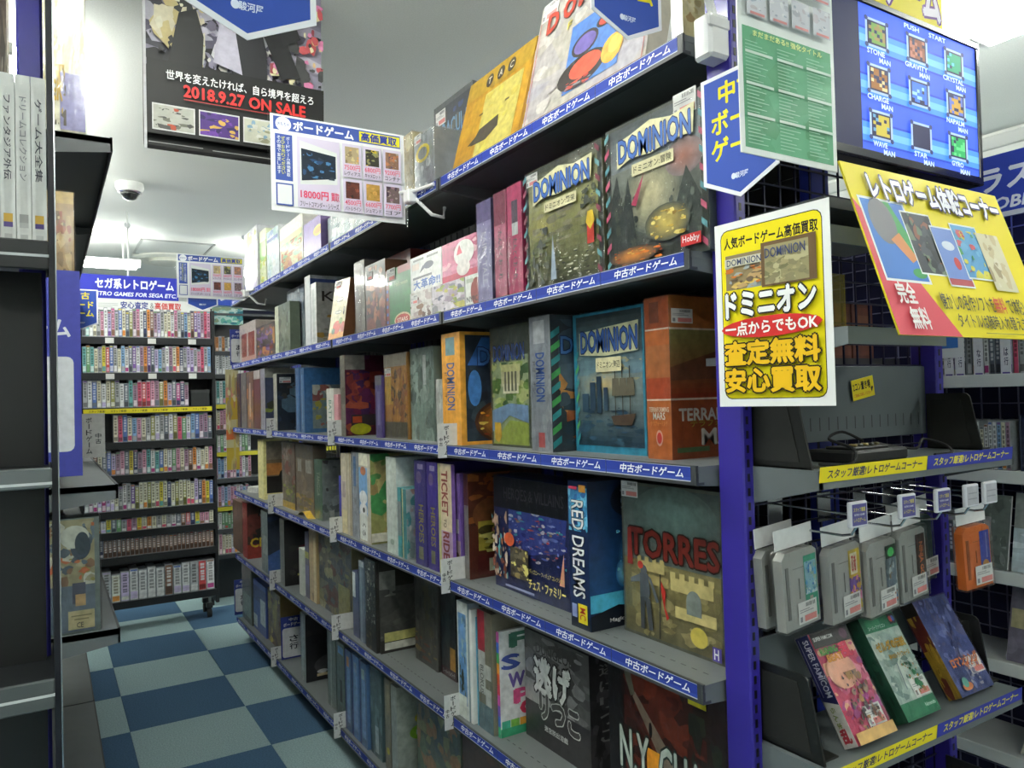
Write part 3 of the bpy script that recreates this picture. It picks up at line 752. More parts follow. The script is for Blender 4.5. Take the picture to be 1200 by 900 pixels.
G(4, 621, 647, 362, 1.045, .29, '8a8f96', 'grey-spined board game box with a braided border on its side', [('r', 0, 0, 1, 1, '8a8f96'), ('p', ['949aa0', '80858c', '9ca0a4'], 10, 78), ('r', .2, .8, .75, .97, 'b0b4b8'), ('t', 'DOMINION', .5, .55, .42, .36, '34569a', {'rot': -90, 'off': .02}), ('t', 'ドミニオン', .2, .55, .14, .24, '5a5e64', {'rot': -90}), ('r', .36, .03, .66, .14, 'b85a5a')],
  [('r', 0, 0, 1, 1, '3a4048'), ('p', ['5a6a78', 'a86030', '4a5a6a', 'c88a48', '30404c'], 24, 79, .08, .03, 1, .97)]+[('y', [(0, .02+.1*k), (.09, .07+.1*k), (.09, .12+.1*k), (0, .07+.1*k)], ('3a9aa0', '50b060')[k % 2]) for k in range(9)]+[('t', 'DO', .25, .78, .3, .13, '4a78b8', {'out': '1f2c5c'})], wrap='shrink_film')
G(4, 668.5, 757, 355, 1.11, .07, '2f86a4', 'teal board game box with harbour and sailing ship on the third shelf', [('r', 0, 0, 1, 1, '3490b0'), ('lg', .05, .55, .98, .98, '7a98a4', '3a484c', 12), ('lg', .05, .05, .98, .55, '2a4456', '8a9a98', 14), ('g', .45, .48, .34, .1, '8a9c9c', 'd0bc88'), ('p', ['8aa0a8', 'a8a484', '7a98a8'], 12, 81, .05, .46, .98, .7, .16), ('p', ['2e4a5c', '34526a', '2a4454', '3c5c70'], 20, 82, .05, .05, .98, .32, .18), ('r', .26, .3, .34, .5, '26384a'), ('r', .36, .28, .43, .54, '223444'), ('r', .46, .3, .52, .46, '2a3c4c'), ('r', .14, .3, .24, .42, '2a3e50'),
  ('y', [(.56, .26), (.9, .28), (.84, .2), (.6, .2)], '4a3c30')]+[('r', x, .26, x+.012, .6, '3a3428') for x in (.62, .72, .82)]+[('y', [(x-.05, .4), (x+.06, .4), (x+.05, .52), (x-.04, .52)], '5a5648') for x in (.63, .73, .83)]
  + [('y', [(.12, .7), (.5, .68), (.95, .7), (.96, .9), (.5, .88), (.12, .86)], 'c8c8a0'), ('t', 'DOMINION', .54, .79, .8, .15, '3a64b0', {'off': .02, 'out': '1f2c5c', 'oo': .06}), ('r', .36, .57, .72, .67, 'cfc8a0'), ('t', 'ドミニオン:海辺', .54, .62, .32, .05, '2a2820')]+[('y', [(.05, .05+.1*k), (.1, .1+.1*k), (.1, .14+.1*k), (.05, .09+.1*k)], ('3a9aa0', '50a060')[k % 2]) for k in range(7)], wrap='shrink_film')
MARS = 'a85a34'
G(4, 756, 787, 340, 1.075, .26, MARS, 'tall rust orange board game box at the near end of the third shelf', [('r', 0, 0, 1, 1, 'b0622f'), ('r', 0, .8, 1, 1, 'a45028'), ('r', 0, .795, 1, .805, 'd8c8b8'), ('r', 0, .36, 1, .37, 'd8c8b8'), ('r', 0, .37, 1, .5, 'a84a2a'), ('r', 0, .5, 1, .7, 'a8683c'), ('r', .2, .84, .6, .97, '7a4028'), ('t', 'TERRAFORMING', .5, .305, .82, .03, 'e8d8c8'), ('t', 'MARS', .5, .265, .5, .045, 'f0e4d8'), ('t', 'テラフォーミング', .5, .22, .7, .03, 'd89050'), ('e', .5, .13, .14, .05, 'd0a8a0'), ('e', .5, .13, .1, .035, 'c03a3a')],
  [('r', 0, 0, 1, 1, '9a4c2a'), ('r', 0, .8, 1, 1, 'b06a38'), ('lg', 0, .37, 1, .795, '963c24', '8c8450', 14), ('y', [(0, .56), (.3, .62), (.5, .66), (.7, .6), (1, .55), (1, .5), (0, .48)], '7a4a34'), ('r', 0, .792, 1, .804, 'd8c8b8'), ('r', 0, .36, 1, .372, 'd8c8b8'), ('t', 'TERRAFORMING', .58, .27, 1.0, .075, 'd8d4d0', {'off': .03}), ('t', 'テラフォーミング', .55, .215, .7, .045, 'b0a040'), ('t', 'MARS', .62, .13, .6, .1, 'd8d4d0', {'off': .03}), ('r', .05, .04, .4, .07, '5a7a50')], wrap='shrink_film', st=None, sr=(.02, .83, .06, .03))

# ---------- fourth shelf from the top
Box('paper_packet', 'small white paper packet lying at the far end of the fourth shelf', 'packet', .1, .1, .035, (1.04, at(290, 565, 'x', 1.04).y, .925), -70, 0, 'd0d0cc', [('r', .1, .2, .9, .8, 'c4c4c0')])
G(3, 302.5, 309, 512, 1.03, .2, 'd0c88a', 'pale yellow book box with a dusk picture on its side, fourth shelf', [('r', 0, 0, 1, 1, 'd4cc8e')], [('r', 0, 0, 1, 1, 'd4cc90'), ('r', .08, .1, .72, .97, '6a5a48'), ('r', .08, .66, .72, .97, '7a7064'), ('r', .08, .4, .72, .6, 'a8703c'), ('r', .08, .1, .72, .38, '1c1a18'), ('y', [(.4, .36), (.6, .36), (.58, .5), (.46, .46)], '1c1a18'), ('r', .8, .1, 1, .97, 'd0b860')])
G(3, 331, 346, 520, 1.05, .05, '7a6a60', 'grey-brown box with a yellow-green meadow print on the fourth shelf', [('p', ['8a7a70', '6a5a54', 'a89890', '8a4a40'], 14, 91, 0, .35, 1, 1), ('p', ['a0a848', '7a8838', '5a5a40'], 10, 92, 0, .08, 1, .38), ('r', 0, 0, 1, .1, 'd0ac38')], wrap='shrink_film')
G(3, 347, 368, 518, 1.05, .06, '8a7a6c', 'brown woodland box with white bars in clear film on the fourth shelf', [('p', ['8a7666', 'a08c7c', '7a6a5c', '98846c'], 16, 93), ('r', 0, .8, 1, 1, '5a544e'), ('r', .12, .6, .34, .78, 'b8b4ac'), ('r', .58, .6, .9, .78, 'b8b4ac'), ('p', ['b08a34', '8a7a30', 'c8a848'], 10, 94, 0, .05, 1, .28)], wrap='bag_film')
G(3, 368.5, 378, 540, 1.05, .22, '5a7a68', 'dull green spine with pale lettering on the fourth shelf', [('r', 0, .1, 1, .9, '4f7462'), ('t', 'TANGGA', .5, .6, .4, .4, 'a8b8a0', {'rot': -90})], [('r', 0, 0, 1, 1, '8a908a'), ('p', ['9aa09a', '6a706a', 'b0b0a8', '54504c'], 12, 95)], wrap='bag_film')
G(3, 397.5, 400, 558, 1.03, .2, '3a3a94', 'very thin royal blue spine on the fourth shelf')
G(3, 400, 406.5, 532, 1.025, .24, 'b8ae98', 'first of two beige spines on the fourth shelf', [('r', 0, 0, 1, 1, 'b8ae98'), ('r', .2, .45, .8, .65, '9a8c88'), ('r', .0, 0, 1, .3, 'c8bc90')])
G(3, 406.5, 412, 532, 1.025, .24, 'b0a690', 'second of two beige spines on the fourth shelf', [('r', .6, 0, .8, 1, '8a7a5c')])
G(3, 412.5, 420.5, 530, 1.025, .24, 'a8aeb8', 'grey-blue mottled spine on the fourth shelf', [('p', ['b0b8c0', '98a0a8', '8a8c90'], 8, 96), ('r', .3, .6, .7, .95, '5a84b8')], wrap='shrink_film')
G(3, 421, 434.5, 529, 1.02, .27, 'b4ab98', 'white and sky blue spine box with a green and ochre map on its side', [('r', 0, 0, 1, 1, 'b4ac9c'), ('r', 0, .86, .78, 1, 'd8d4c0'), ('r', 0, .3, .74, .84, '6a9ac8'), ('e', .38, .8, .24, .05, 'b06a3c'), ('e', .36, .5, .34, .08, 'd8dcd8'), ('e', .36, .36, .34, .08, 'd8dcd8'), ('r', .05, .02, .7, .32, 'd4d6d0'), ('e', .4, .36, .1, .03, '2a2a2a'), ('t', 'くろ', .4, .14, .3, .14, '2a2a2a', {'rot': -90})],
  [('r', 0, 0, 1, 1, '8a8a54'), ('p', ['3a8048', '6a8a4a', '9a8a58', 'a89a68', '4a7a44', '8a7448'], 26, 97), ('r', .0, .02, 1, .12, 'c8c4b8'), ('y', [(.32, .72), (.5, .92), (.44, .74)], 'b83030')])
G(3, 453, 465, 531, 1.02, .28, 'b4bcb4', 'white-grey spine box with a plain white side on the fourth shelf', [('r', .1, .1, .9, .95, 'b8c0b8'), ('e', .5, .12, .2, .03, '8a988a')], [('r', 0, 0, 1, 1, 'c4cac6')], mat='card_body')
G(3, 465.5, 470.5, 572, 1.02, .1, '3f8a8c', 'small teal game box with blossom art on its side, fourth shelf', [('r', 0, .3, 1, .8, '707878')])
G(3, 471, 477, 574, 1.02, .1, '5aa0a4', 'small pale teal spine beside the tall purple spines', [('r', 0, 0, .25, 1, 'd8d8a0')], [('r', 0, 0, 1, 1, 'a8b4b4'), ('p', ['5a9a9c', 'b8a8a0', 'd0d0c8', '8a9a98', 'a88a80'], 12, 98)], wrap='shrink_film')
for k, (pl, pc, vt, cc) in enumerate(((486, 500, 541, '453a86'), (500.5, 513.5, 543, '4a3896'))):
    G(3, pl, pc, vt, 1.02, .26, cc, '%s purple game spine with olive lettering on the fourth shelf' % ('left' if k == 0 else 'right'), [('r', 0, 0, 1, 1, cc), ('e', .4, .84, .25, .06, '7a6a90'), ('t', 'HEROES', .55, .4, .42, .36, 'a8a03c', {'rot': -90, 'off': .02}), ('r', .3, .06, .7, .18, '8a8a60'), ('r', .3, .92, .8, .97, 'b0a8c8')], wrap='shrink_film')
G(3, 514, 530, 545, 1.02, .27, 'c4b498', 'beige game spine with dark red lettering on the fourth shelf', [('r', 0, 0, 1, 1, 'c8b89c'), ('r', 0, 0, 1, .4, 'a890a8'), ('r', 0, 0, .2, 1, 'a8a870'), ('t', 'TICKET', .5, .74, .44, .4, '7a2a24', {'rot': -90, 'off': .03}), ('t', 'TO', .5, .47, .2, .08, '5a4030', {'rot': -90}), ('t', 'RIDE', .55, .27, .44, .24, '7a2a24', {'rot': -90, 'off': .03})], [('r', 0, 0, 1, 1, '7a5aa0')])
G(3, 530.5, 540, 556, 1.04, .26, '7a58a8', 'violet box with a brown arch beside the beige lettered spine', [('r', 0, 0, 1, 1, '8a68b4'), ('r', 0, 0, 1, .35, 'b8a0a8'), ('e', .5, .14, .4, .1, '6a4a24'), ('r', .3, .42, .8, .56, 'd0d0d0')], wrap='shrink_film')
G(3, 541, 550, 556, 1.05, .26, '5a3020', 'brown adventure box with a sunlit map and cargo on its side, fourth shelf', [('r', 0, 0, 1, 1, '8a8480'), ('r', 0, .7, 1, 1, '5a2c20')], [('r', 0, 0, 1, 1, '5c2c20'), ('p', ['6a3422', '8a4a24', '4a261c', '9a5a2c'], 14, 101, 0, .5, 1, 1), ('y', [(.15, .5), (.5, .8), (.8, .55), (.5, .45)], '8a9a8c'), ('e', .3, .6, .25, .16, '7a4a2c'), ('r', .12, .26, .98, .54, 'a89a3c'), ('p', ['b8ac48', '7a7028', '4a4420', 'c8c070', '3c3418'], 18, 102, .12, .24, .98, .5), ('r', .1, .03, .98, .22, '5c2420'), ('r', .25, .06, .6, .18, 'b8b8a0'), ('r', .32, .08, .52, .15, '4a8ab0'), ('e', .86, .7, .12, .1, '30241a')], wrap='shrink_film')
G(3, 579, 668, 570, 1.085, .11, '2c3464', 'wide navy figure chess box with a crowd of coloured figures on the fourth shelf', [('r', 0, 0, 1, 1, '2a3260'), ('r', 0, .72, 1, 1, '23242c'), ('t', 'HEROES & VILLAINS', .55, .86, .8, .1, '54505a'), ('y', [(.2, .3), (.95, .45), (.98, .72), (.22, .72)], '3c4a94'), ('p', ['5a68b0', 'c8c4c8', '3a4490', '8a5a6a', '2c3480', '98a0c8', 'a88a70', '6a78b8', 'b04a50', '40a0a8'], 70, 103, .22, .3, .98, .72, .09), ('p', ['a88a78', '5a9aa0', 'b87850', '8a4838', 'c8b8a8', '6a3828'], 24, 104, 0, .1, .22, .72, .22), ('e', .26, .46, .07, .06, 'c85a38'), ('r', .27, .14, .52, .4, '4a4438'), ('p', ['6a6250', '8a7a50', '3a342c', 'c8c070'], 16, 105, .27, .14, .52, .4, .25), ('y', [(.92, .2), (.98, .2), (.98, .46)], 'c88a70'),
  ('t', 'ディズニー・フィギュア コレクション', .76, .24, .44, .04, 'c8b868'), ('t', 'チェス・ファミリー', .76, .13, .46, .08, 'd0c070', {'off': .03}), ('r', .2, .04, .6, .06, '8a90b8')], wrap='shrink_film')
G(3, 667.5, 690, 566, 1.03, .2, '16264a', 'dark blue box with white spine lettering and glowing cyan lights on the fourth shelf', [('r', 0, 0, 1, 1, '1b2c50'), ('r', 0, .0, 1, .08, '141c2c'), ('r', 0, .7, 1, .96, '3a7aa8'), ('p', ['4a9ac0', '2a5a90', '6ab0d0', '1c3c70'], 16, 111, 0, .66, 1, .96), ('r', .05, .945, .5, .965, 'd04060'), ('r', .6, .93, .95, .98, 'd09040'), ('t', 'RED DREAMS', .5, .54, .62, .66, 'dce4f0', {'rot': -90, 'off': .012, 'out': '0c1020', 'oo': .04}), ('r', .42, .04, .9, .17, 'c8b828'), ('t', 'MC', .66, .105, .3, .08, 'b03030', {'rot': -90}), ('r', .1, .07, .36, .16, '7a86b0')],
  [('r', 0, 0, 1, 1, '1a3258'), ('lg', 0, .2, 1, 1, '1c4474', '14223c', 12), ('g', .66, .46, .26, .22, '1c3c68', '5aa8d0'), ('g', .5, .36, .12, .1, '2c6aa0', '90d8f0'), ('g', .8, .62, .1, .12, '24588c', '6ab8dc'), ('p', ['3a8ac0', '80d0e8', '2c6aa4'], 10, 113, .4, .28, .95, .7, .1), ('r', 0, .12, 1, .24, '48a8c8'), ('y', [(0, 0), (1, 0), (1, .16), (.7, .12), (.4, .15), (0, .1)], '101622'), ('e', .62, .86, .3, .12, '0e1420'), ('t', '夢の', .62, .87, .3, .14, '8a98a8'), ('t', 'MagicCollider The', .62, .05, .7, .035, 'd8d8d8')], wrap=None)
G(3, 729, 850, 565, 1.105, .07, '5c5c50', 'big board game box with a silver knight and sandstone castle, fourth shelf', [('r', 0, 0, 1, 1, '5a5c52'), ('lg', .02, .5, .98, .98, '74807a', '4a5654', 12), ('lg', .02, .02, .98, .5, '6a6446', '8a8058', 10), ('g', .55, .8, .42, .2, '5c6c68', '6e8884')]
  + [('p', ['9a8e62', '8c8258', 'a2966a', '92885a', '847a52'], 26, 121, .1, .02, .98, .52, .2), ('r', .18, .44, .46, .5, 'a89a66'), ('r', .22, .36, .5, .42, '988a58'), ('r', .52, .36, .92, .44, 'b0a26c'), ('r', .56, .2, .94, .27, 'b0a26c'), ('e', .74, .32, .07, .07, '6c7470'), ('r', .67, .24, .81, .32, '6c7470'), ('e', .78, .12, .08, .06, 'b0a048')]+[('r', .52+.09*k, .44, .57+.09*k, .475, 'b0a26c') for k in range(5)]+[('r', .18+.08*k, .5, .22+.08*k, .53, 'a89a66') for k in range(4)]
  + [('e', .245, .44, .035, .035, '54585c'), ('e', .21, .47, .03, .025, 'a83428'), ('y', [(.2, .42), (.29, .42), (.31, .3), (.28, .24), (.2, .26)], '4c5258'), ('y', [(.2, .26), (.25, .27), (.24, .06), (.2, .06)], '3a3e42'), ('y', [(.25, .27), (.31, .26), (.33, .07), (.29, .06)], '3c4044'), ('y', [(.29, .41), (.32, .4), (.4, .26), (.37, .25)], '565c62'), ('y', [(.2, .41), (.1, .37), (.1, .34), (.2, .36)], '5a6066'),
     ('y', [(.415, .44), (.425, .44), (.405, .03), (.395, .03)], '2c2a26'), ('y', [(.425, .4), (.47, .34), (.46, .24), (.5, .18), (.475, .16), (.45, .24), (.425, .34)], 'a82c24'),
     ('t', 'TORRES', .54, .62, .88, .17, '6c241c', {'off': .03, 'out': '241810', 'oo': .07}), ('y', [(.07, .46), (.13, .46), (.12, .7), (.08, .7)], '8a2c22'), ('r', .9, .02, .98, .1, '4a3c88'), ('t', 'H', .935, .06, .04, .06, 'd8d8d8')], wrap='shrink_film', st=(.01, .9, .055, .035))

# ---------- fifth shelf from the top
G(2, 273, 284, 590, 1.03, .2, '5a4438', 'brown spine at the far end of the fifth shelf', [('p', ['6a5040', '4a3a30'], 5, 131)])
G(2, 284.5, 290, 588, 1.02, .24, '9a2c2a', 'red box with yellow lettering on its dark side, fifth shelf', [('r', 0, 0, 1, 1, 'a03030')], [('r', 0, 0, 1, 1, '3c2420'), ('p', ['5a2a24', '2c2220', '6a302a'], 8, 132), ('r', 0, 0, 1, .25, '8a2c24'), ('t', 'CREW', .5, .28, .85, .16, 'c8a828', {'off': .03}), ('y', [(.3, .8), (.5, .6), (.45, .5), (.35, .7)], '8a8a8a')], wrap='shrink_film')
G(2, 306.5, 314, 582, 1.02, .26, '8a9a98', 'pale green spine box with a dark blue side on the fifth shelf', [('r', 0, 0, 1, 1, '88989a'), ('r', .2, .3, .9, .6, 'a8b4b0')], [('r', 0, 0, 1, 1, '2a3244'), ('y', [(0, 0), (.8, 0), (.8, .55), (0, .3)], '3a5a94'), ('p', ['20283a', '2c3c5c'], 6, 133, 0, .55, 1, 1)], wrap='shrink_film')
G(2, 328.5, 333.5, 606, 1.02, .26, '848a86', 'black box with a grey spine and small red emblem, fifth shelf', [('r', .2, .05, .8, .95, '7a8080')], [('r', 0, 0, 1, 1, '1c1a1c'), ('e', .4, .52, .2, .08, '6a2c38'), ('p', ['30302c', '3a4430', '241c24'], 8, 134, .1, .1, .9, .6), ('r', .25, .14, .8, .17, 'a8a850')], wrap='shrink_film')
G(2, 350.5, 355, 644, 1.04, .2, 'a8aca4', 'thin pale spine on the fifth shelf')
G(2, 355.5, 362, 625, 1.05, .2, '4c4c64', 'dark mauve spine on the fifth shelf', [('r', 0, .2, 1, .5, '5a5a80'), ('r', 0, .6, 1, .7, '8a8a40')])
G(2, 362.5, 371, 618, 1.05, .2, 'a08a64', 'tan spine with a cream edge on the fifth shelf', [('r', .6, 0, .9, .9, 'b8a880'), ('r', .4, .02, .5, .12, '302c28')])
G(2, 374, 413, 615, 1.06, .2, '8a8464', 'bulky olive game in a big crinkled clear bag on the fifth shelf', [('r', 0, 0, 1, 1, '6e6a5c'), ('p', ['8a845c', '5a5c64', '7a705c', 'a09a78', '4a4c58', '6a3c38'], 26, 135), ('r', .62, .02, .95, .45, '98905c')], wrap='bag_film')
G(2, 413.5, 420.5, 672, 1.03, .22, '363c5c', 'dark navy spine with a white slip on the fifth shelf', [('r', 0, .6, .5, .98, 'b4b8b8')])
G(2, 421, 427.5, 660, 1.025, .24, '6e7a8c', 'silver-blue spine on the fifth shelf', [('r', .2, 0, .5, 1, '8a98a8'), ('r', 0, .93, 1, 1, 'b0b8bc')], wrap='shrink_film')
G(2, 428, 441, 657, 1.02, .1, '2c2a28', 'black spine with white scrollwork beside the flat grey box', [('r', 0, 0, 1, 1, '262422'), ('p', ['8a8678', '4a463c', '6a6454', 'a8a498'], 24, 136, .05, .5, .95, .98, .14), ('p', ['7a7a74', '3c3c3a', '98988e'], 18, 137, .05, .3, .95, .58, .14), ('p', ['5a5040', '3a3428'], 12, 138, .05, .02, .95, .3, .16)], wrap='shrink_film')
G(2, 441.5, 444, 660, 1.03, .34, '3a3836', 'upright black box with grey titles showing its dark side on the fifth shelf', None, [('r', 0, 0, 1, 1, '42423f'), ('r', 0, .72, 1, 1, '26241f'), ('r', 0, .62, .2, .9, '6a6a66'), ('p', ['4c4c48', '3a3a38', '565652'], 10, 139, 0, .1, 1, .7), ('r', 0, 0, 1, .14, '24221f'), ('r', .05, .03, .5, .11, 'a8a8a0'), ('r', .05, .12, .45, .22, 'a09c60'), ('e', .85, .08, .09, .045, '8a5458')])
G(2, 486, 513, 668, 1.12, .12, '4c4a46', 'murky grey-brown box standing back on the fifth shelf', [('p', ['4a4844', '5c5a56', '3a3836', '54503c'], 16, 140), ('p', ['6a4434', '7a6a40'], 6, 141, 0, .05, 1, .3)], wrap='shrink_film')
G(2, 513.5, 535, 690, 1.13, .12, '222322', 'black box with an orange sticker near the end of the fifth shelf', [('r', 0, 0, 1, 1, '232426'), ('p', ['2c3438', '1c1c1e', '343838'], 14, 142), ('r', .6, .08, .95, .34, 'b08430'), ('r', 0, 0, 1, .1, '3c2024'), ('t', 'スーパードンジャラ', .5, .05, .8, .05, 'b0b0b0')], wrap='shrink_film')
G(2, 536.5, 549, 706, 1.02, .04, '8a9aa0', 'framed blue landscape spine box on the lowest visible near shelf', [('r', 0, 0, 1, 1, 'b8bcb8'), ('r', .1, .12, .85, .9, '5a84b0'), ('p', ['6a90b8', '4a6a8a', '88a0a8'], 10, 143, .1, .5, .85, .9), ('p', ['3c4840', '54605a', '2c3430'], 8, 144, .2, .2, .75, .55), ('r', .1, .02, .85, .2, 'b8bcb4')])
G(2, 549.5, 553.5, 716, 1.02, .24, 'd0d0c0', 'thin cream white spine next to the framed landscape')
G(2, 554, 559.5, 724, 1.03, .24, '4a98b8', 'thin bright blue spine next to the cream one', [('r', 0, 0, 1, .5, '7ab0c4')])
G(2, 560, 578, 722, 1.03, .22, '8a8474', 'red, grey and white block-pattern spine in crinkled film', [('r', 0, 0, 1, 1, '7c7868'), ('r', 0, .6, .5, 1, 'a83444'), ('r', .0, .3, .5, .66, 'c4c4c0'), ('r', .5, .44, .9, .56, 'c4c4c0'), ('r', .5, .22, .9, .36, 'c4c4c0'), ('r', 0, 0, 1, .22, '6a8088'), ('t', 'BLOKUS', .25, .42, .24, .24, '5a5a58', {'rot': -90})], wrap='bag_film')
G(2, 579, 586, 742, 1.04, .18, 'c8c8cc', 'white puzzle box with rainbow edges and coloured block letters', [('r', 0, 0, 1, 1, 'b83a50')]+[('r', 0, .1*k, 1, .1*k+.1, c_) for k, c_ in enumerate(['3a9a70', '3a60a8', '6a50a0', 'c050a0', 'c03a50', 'c85030', 'd08030', '3a9050', '3a60b0', 'b04a90'])],
  [('r', 0, 0, 1, 1, 'cfcfd2'), ('r', 0, 0, 1, .08, '2f8a64'), ('r', .6, 0, 1, .1, '3c4a98')]+[('r', .02+.16*k, .08, .17+.16*k, .15, c_) for k, c_ in enumerate(['3a9a80', '6aa040', 'd08a30', 'c84a30'])]
  + [('t', c_, x, z, .28, .13, k_, {'off': .05}) for c_, x, z, k_ in (('F', .35, .9, '3a6a58'), ('P', .8, .86, '4a5a48'), ('S', .2, .7, '3a4a90'), ('W', .3, .52, '5a4a88'), ('P', .4, .36, 'c04a78'), ('G', .5, .24, 'b83050'), ('T', .8, .28, 'a83040'))])
G(2, 616, 692, 770, 1.115, .12, '2e2c2e', 'big black box with heavy white brush lettering on the fifth shelf', [('r', 0, 0, 1, 1, '4a4848'), ('p', ['5c5a5a', '6c6a6a', '3c3a3a', '7a7878'], 22, 151, 0, .35, 1, .98), ('r', 0, 0, 1, .38, '282628'), ('r', 0, .35, .3, .55, '8a8a88'), ('t', 'DUNGEON', .5, .87, .6, .09, '3a3838'), ('t', '逃げ', .45, .63, .56, .32, 'c4c4c0', {'off': .05, 'out': '1a1a1a', 'oo': .1}), ('t', 'リつこ', .55, .36, .6, .22, '3a3838', {'off': .05, 'out': 'a8a8a4', 'oo': .08}), ('t', '迷宮脱出遊戯', .5, .17, .36, .05, 'b0b0b0')],
  [('r', 0, 0, 1, 1, '242224'), ('p', ['343234', '2c2a2c', '3e3c3e'], 8, 152)]+[('t', c_, .5, .86-.14*k, .5, .1, '6a6a68') for k, c_ in enumerate('逃げリつこ')], top=[('r', 0, 0, 1, 1, '2c2a2c'), ('t', 'DUNGEON', .5, .4, .7, .4, '6a6866')])
G(2, 714, 856, 797, 1.09, .07, '3a1c18', 'dark red board game box with a searchlight beam, fifth shelf', [('r', 0, 0, 1, 1, '2a1816'), ('p', ['4a1c16', '5c2418', '3a1814', '6a2c1c'], 26, 153, .15, .1, .85, .95, .4), ('r', .0, 0, .14, 1, '1e1a1c'), ('y', [(.24, .78), (.26, .82), (.75, .35), (.9, .2), (.6, .3)], '7a6a5c'), ('y', [(.16, .92), (.22, .94), (.26, .8), (.22, .78)], '5a5a4c'), ('r', .72, .9, .86, .96, 'b0a828'), ('p', ['23241c', '2c3020'], 8, 154, .72, .1, 1, .85), ('r', .36, .0, .5, .5, 'c07c20'), ('t', 'N.Y. CHASE', .55, .42, .88, .27, '98a098', {'off': .02, 'out': '26302c', 'oo': .06}), ('e', .4, .62, .015, .05, '1c1414'), ('r', .12, .24, .5, .27, 'b0a090')], wrap='shrink_film')

# ---------- bottom shelf
G(1, 284, 295, 640, 1.03, .2, '4a5048', 'small dark olive box at the far end of the bottom shelf', [('r', .1, .1, .9, .5, '6a7a70')], wrap='shrink_film')
G(1, 296, 312, 690, 1.04, .2, '3c4c84', 'blue box with a bright window picture at the far end of the bottom shelf', [('r', 0, 0, 1, 1, '38508c'), ('r', 0, .6, 1, .9, '2c3868'), ('r', .55, .2, .95, .7, 'a8b8b8'), ('r', 0, .05, .3, .3, 'a8b8d0')], wrap='shrink_film')
G(1, 313, 329, 700, 1.05, .2, '6a5a30', 'yellow and brown box in clear film on the bottom shelf', [('p', ['8a7a34', '5a3020', '6a5a44', 'a09038', '4a3428'], 16, 161)], wrap='shrink_film')
G(1, 352.5, 358.5, 722, 1.03, .26, '7a8284', 'grey spine on the bottom shelf right of the white divider', [('r', .2, 0, .6, 1, '8a9294')], [('r', 0, 0, 1, 1, '16161a'), ('p', ['1e1c20', '242022'], 6, 162), ('e', .55, .22, .4, .16, '3a3a3c'), ('r', .2, .06, .6, .1, 'b0a080'), ('e', .3, .13, .1, .03, 'a8a8a8')], wrap='shrink_film')
G(1, 384, 394, 742, 1.04, .22, '6c7470', 'grey-green film-wrapped spine on the bottom shelf', [('r', .3, 0, .5, 1, '88908c')], wrap='bag_film')
G(1, 394.5, 404, 758, 1.04, .22, '5c6a64', 'dull green spine with a blue top, bottom shelf', [('r', .2, .85, .9, .95, '5a8ab8'), ('r', .4, .2, .7, .5, '2c302c')], wrap='shrink_film')
for k, (pl, pc, vt, cc) in enumerate(((404.5, 412, 766, '4c6488'), (412.5, 421, 773, '5478a4'), (421.5, 430.5, 781, '4a6890'))):
    G(1, pl, pc, vt, 1.02, .24, cc, '%s of three slim steel blue spines on the bottom shelf' % ['left', 'middle', 'right'][k], [('r', 0, 0, .16, 1, '2c3a78'), ('r', .3, .1, .8, .9, '6c8cb0'), ('r', .3, .8, .7, .92, ('b08050', '7a90a8', '8aa0a0')[k])], wrap='shrink_film')
G(1, 434, 448, 790, 1.03, .24, '44585c', 'dark teal-grey spine in clear film on the bottom shelf', [('p', ['4a6064', '3a4c50', '5a7074'], 8, 163), ('r', .4, .05, .7, .35, '98a4a8')], wrap='shrink_film')
G(1, 451, 458, 800, 1.03, .24, '7a7464', 'tan-topped spine with a yellow dot on the bottom shelf', [('r', .2, .6, .9, .95, '8a8068'), ('e', .5, .2, .3, .04, 'a8a030')], wrap='shrink_film')
G(1, 458.5, 466, 808, 1.025, .26, '8a928e', 'pale grey box with yellow and green badges on its side, bottom shelf', [('r', 0, 0, 1, 1, '8c9490')], [('r', 0, 0, 1, 1, '848a84'), ('e', .4, .62, .14, .07, 'c8a020'), ('e', .4, .47, .22, .09, '6a9428'), ('t', 'HAL', .4, .47, .24, .05, 'd8e0b0'), ('y', [(.3, .8), (.5, .9), (.45, .7)], '2a2622')], wrap='shrink_film')
G(1, 489, 541, 826, 1.07, .12, '5c6458', 'grey-green woodland board game near the end of the bottom shelf', [('r', 0, 0, 1, 1, '4e5854'), ('p', ['5a6a58', '48545a', '6c6456', '7a7a5c', '50605c', '8a6a50'], 28, 164)], wrap='shrink_film')
G(1, 543, 600, 872, 1.06, .2, '3a2420', 'dark reddish-brown box at the near end of the bottom shelf', [('p', ['44281f', '2e1c1a', '52301f'], 12, 165)])
G(1, 640, 700, 905, 1.06, .2, '2a2a30', 'black box low on the bottom shelf beside the brown one', [('p', ['2c2c34', '222228', '34343a'], 12, 166)])

flush_boxes()

# yellow leaflet lying on the fourth shelf of the third bay
q0, q1 = at(331, 600, 'x', 1.03), at(366, 612, 'x', 1.03)
t = tag(thing('leaflet', (1.012, q1.y, LV[2])), 'folded yellow leaflet lying at the edge of the fourth shelf', 'leaflet')
b = MB()
n = 8
W_ = .2
pr = [(W_*i/n, .002+.03*math.sin(math.pi*i/n)**2*(1-.4*i/n)) for i in range(n+1)]
b.add([(x_, y_, z_) for x_ in (0, .034) for y_, z_ in pr], [(i, i+1, n+2+i, n+1+i) for i in range(n)], 'd0a820')
b.add([(x_, y_, z_-.0012) for x_ in (0, .034) for y_, z_ in pr], [(n+1+i, n+2+i, i+1, i) for i in range(n)], 'c8c4a8')
b.build('sheet', 'print_gloss', t)

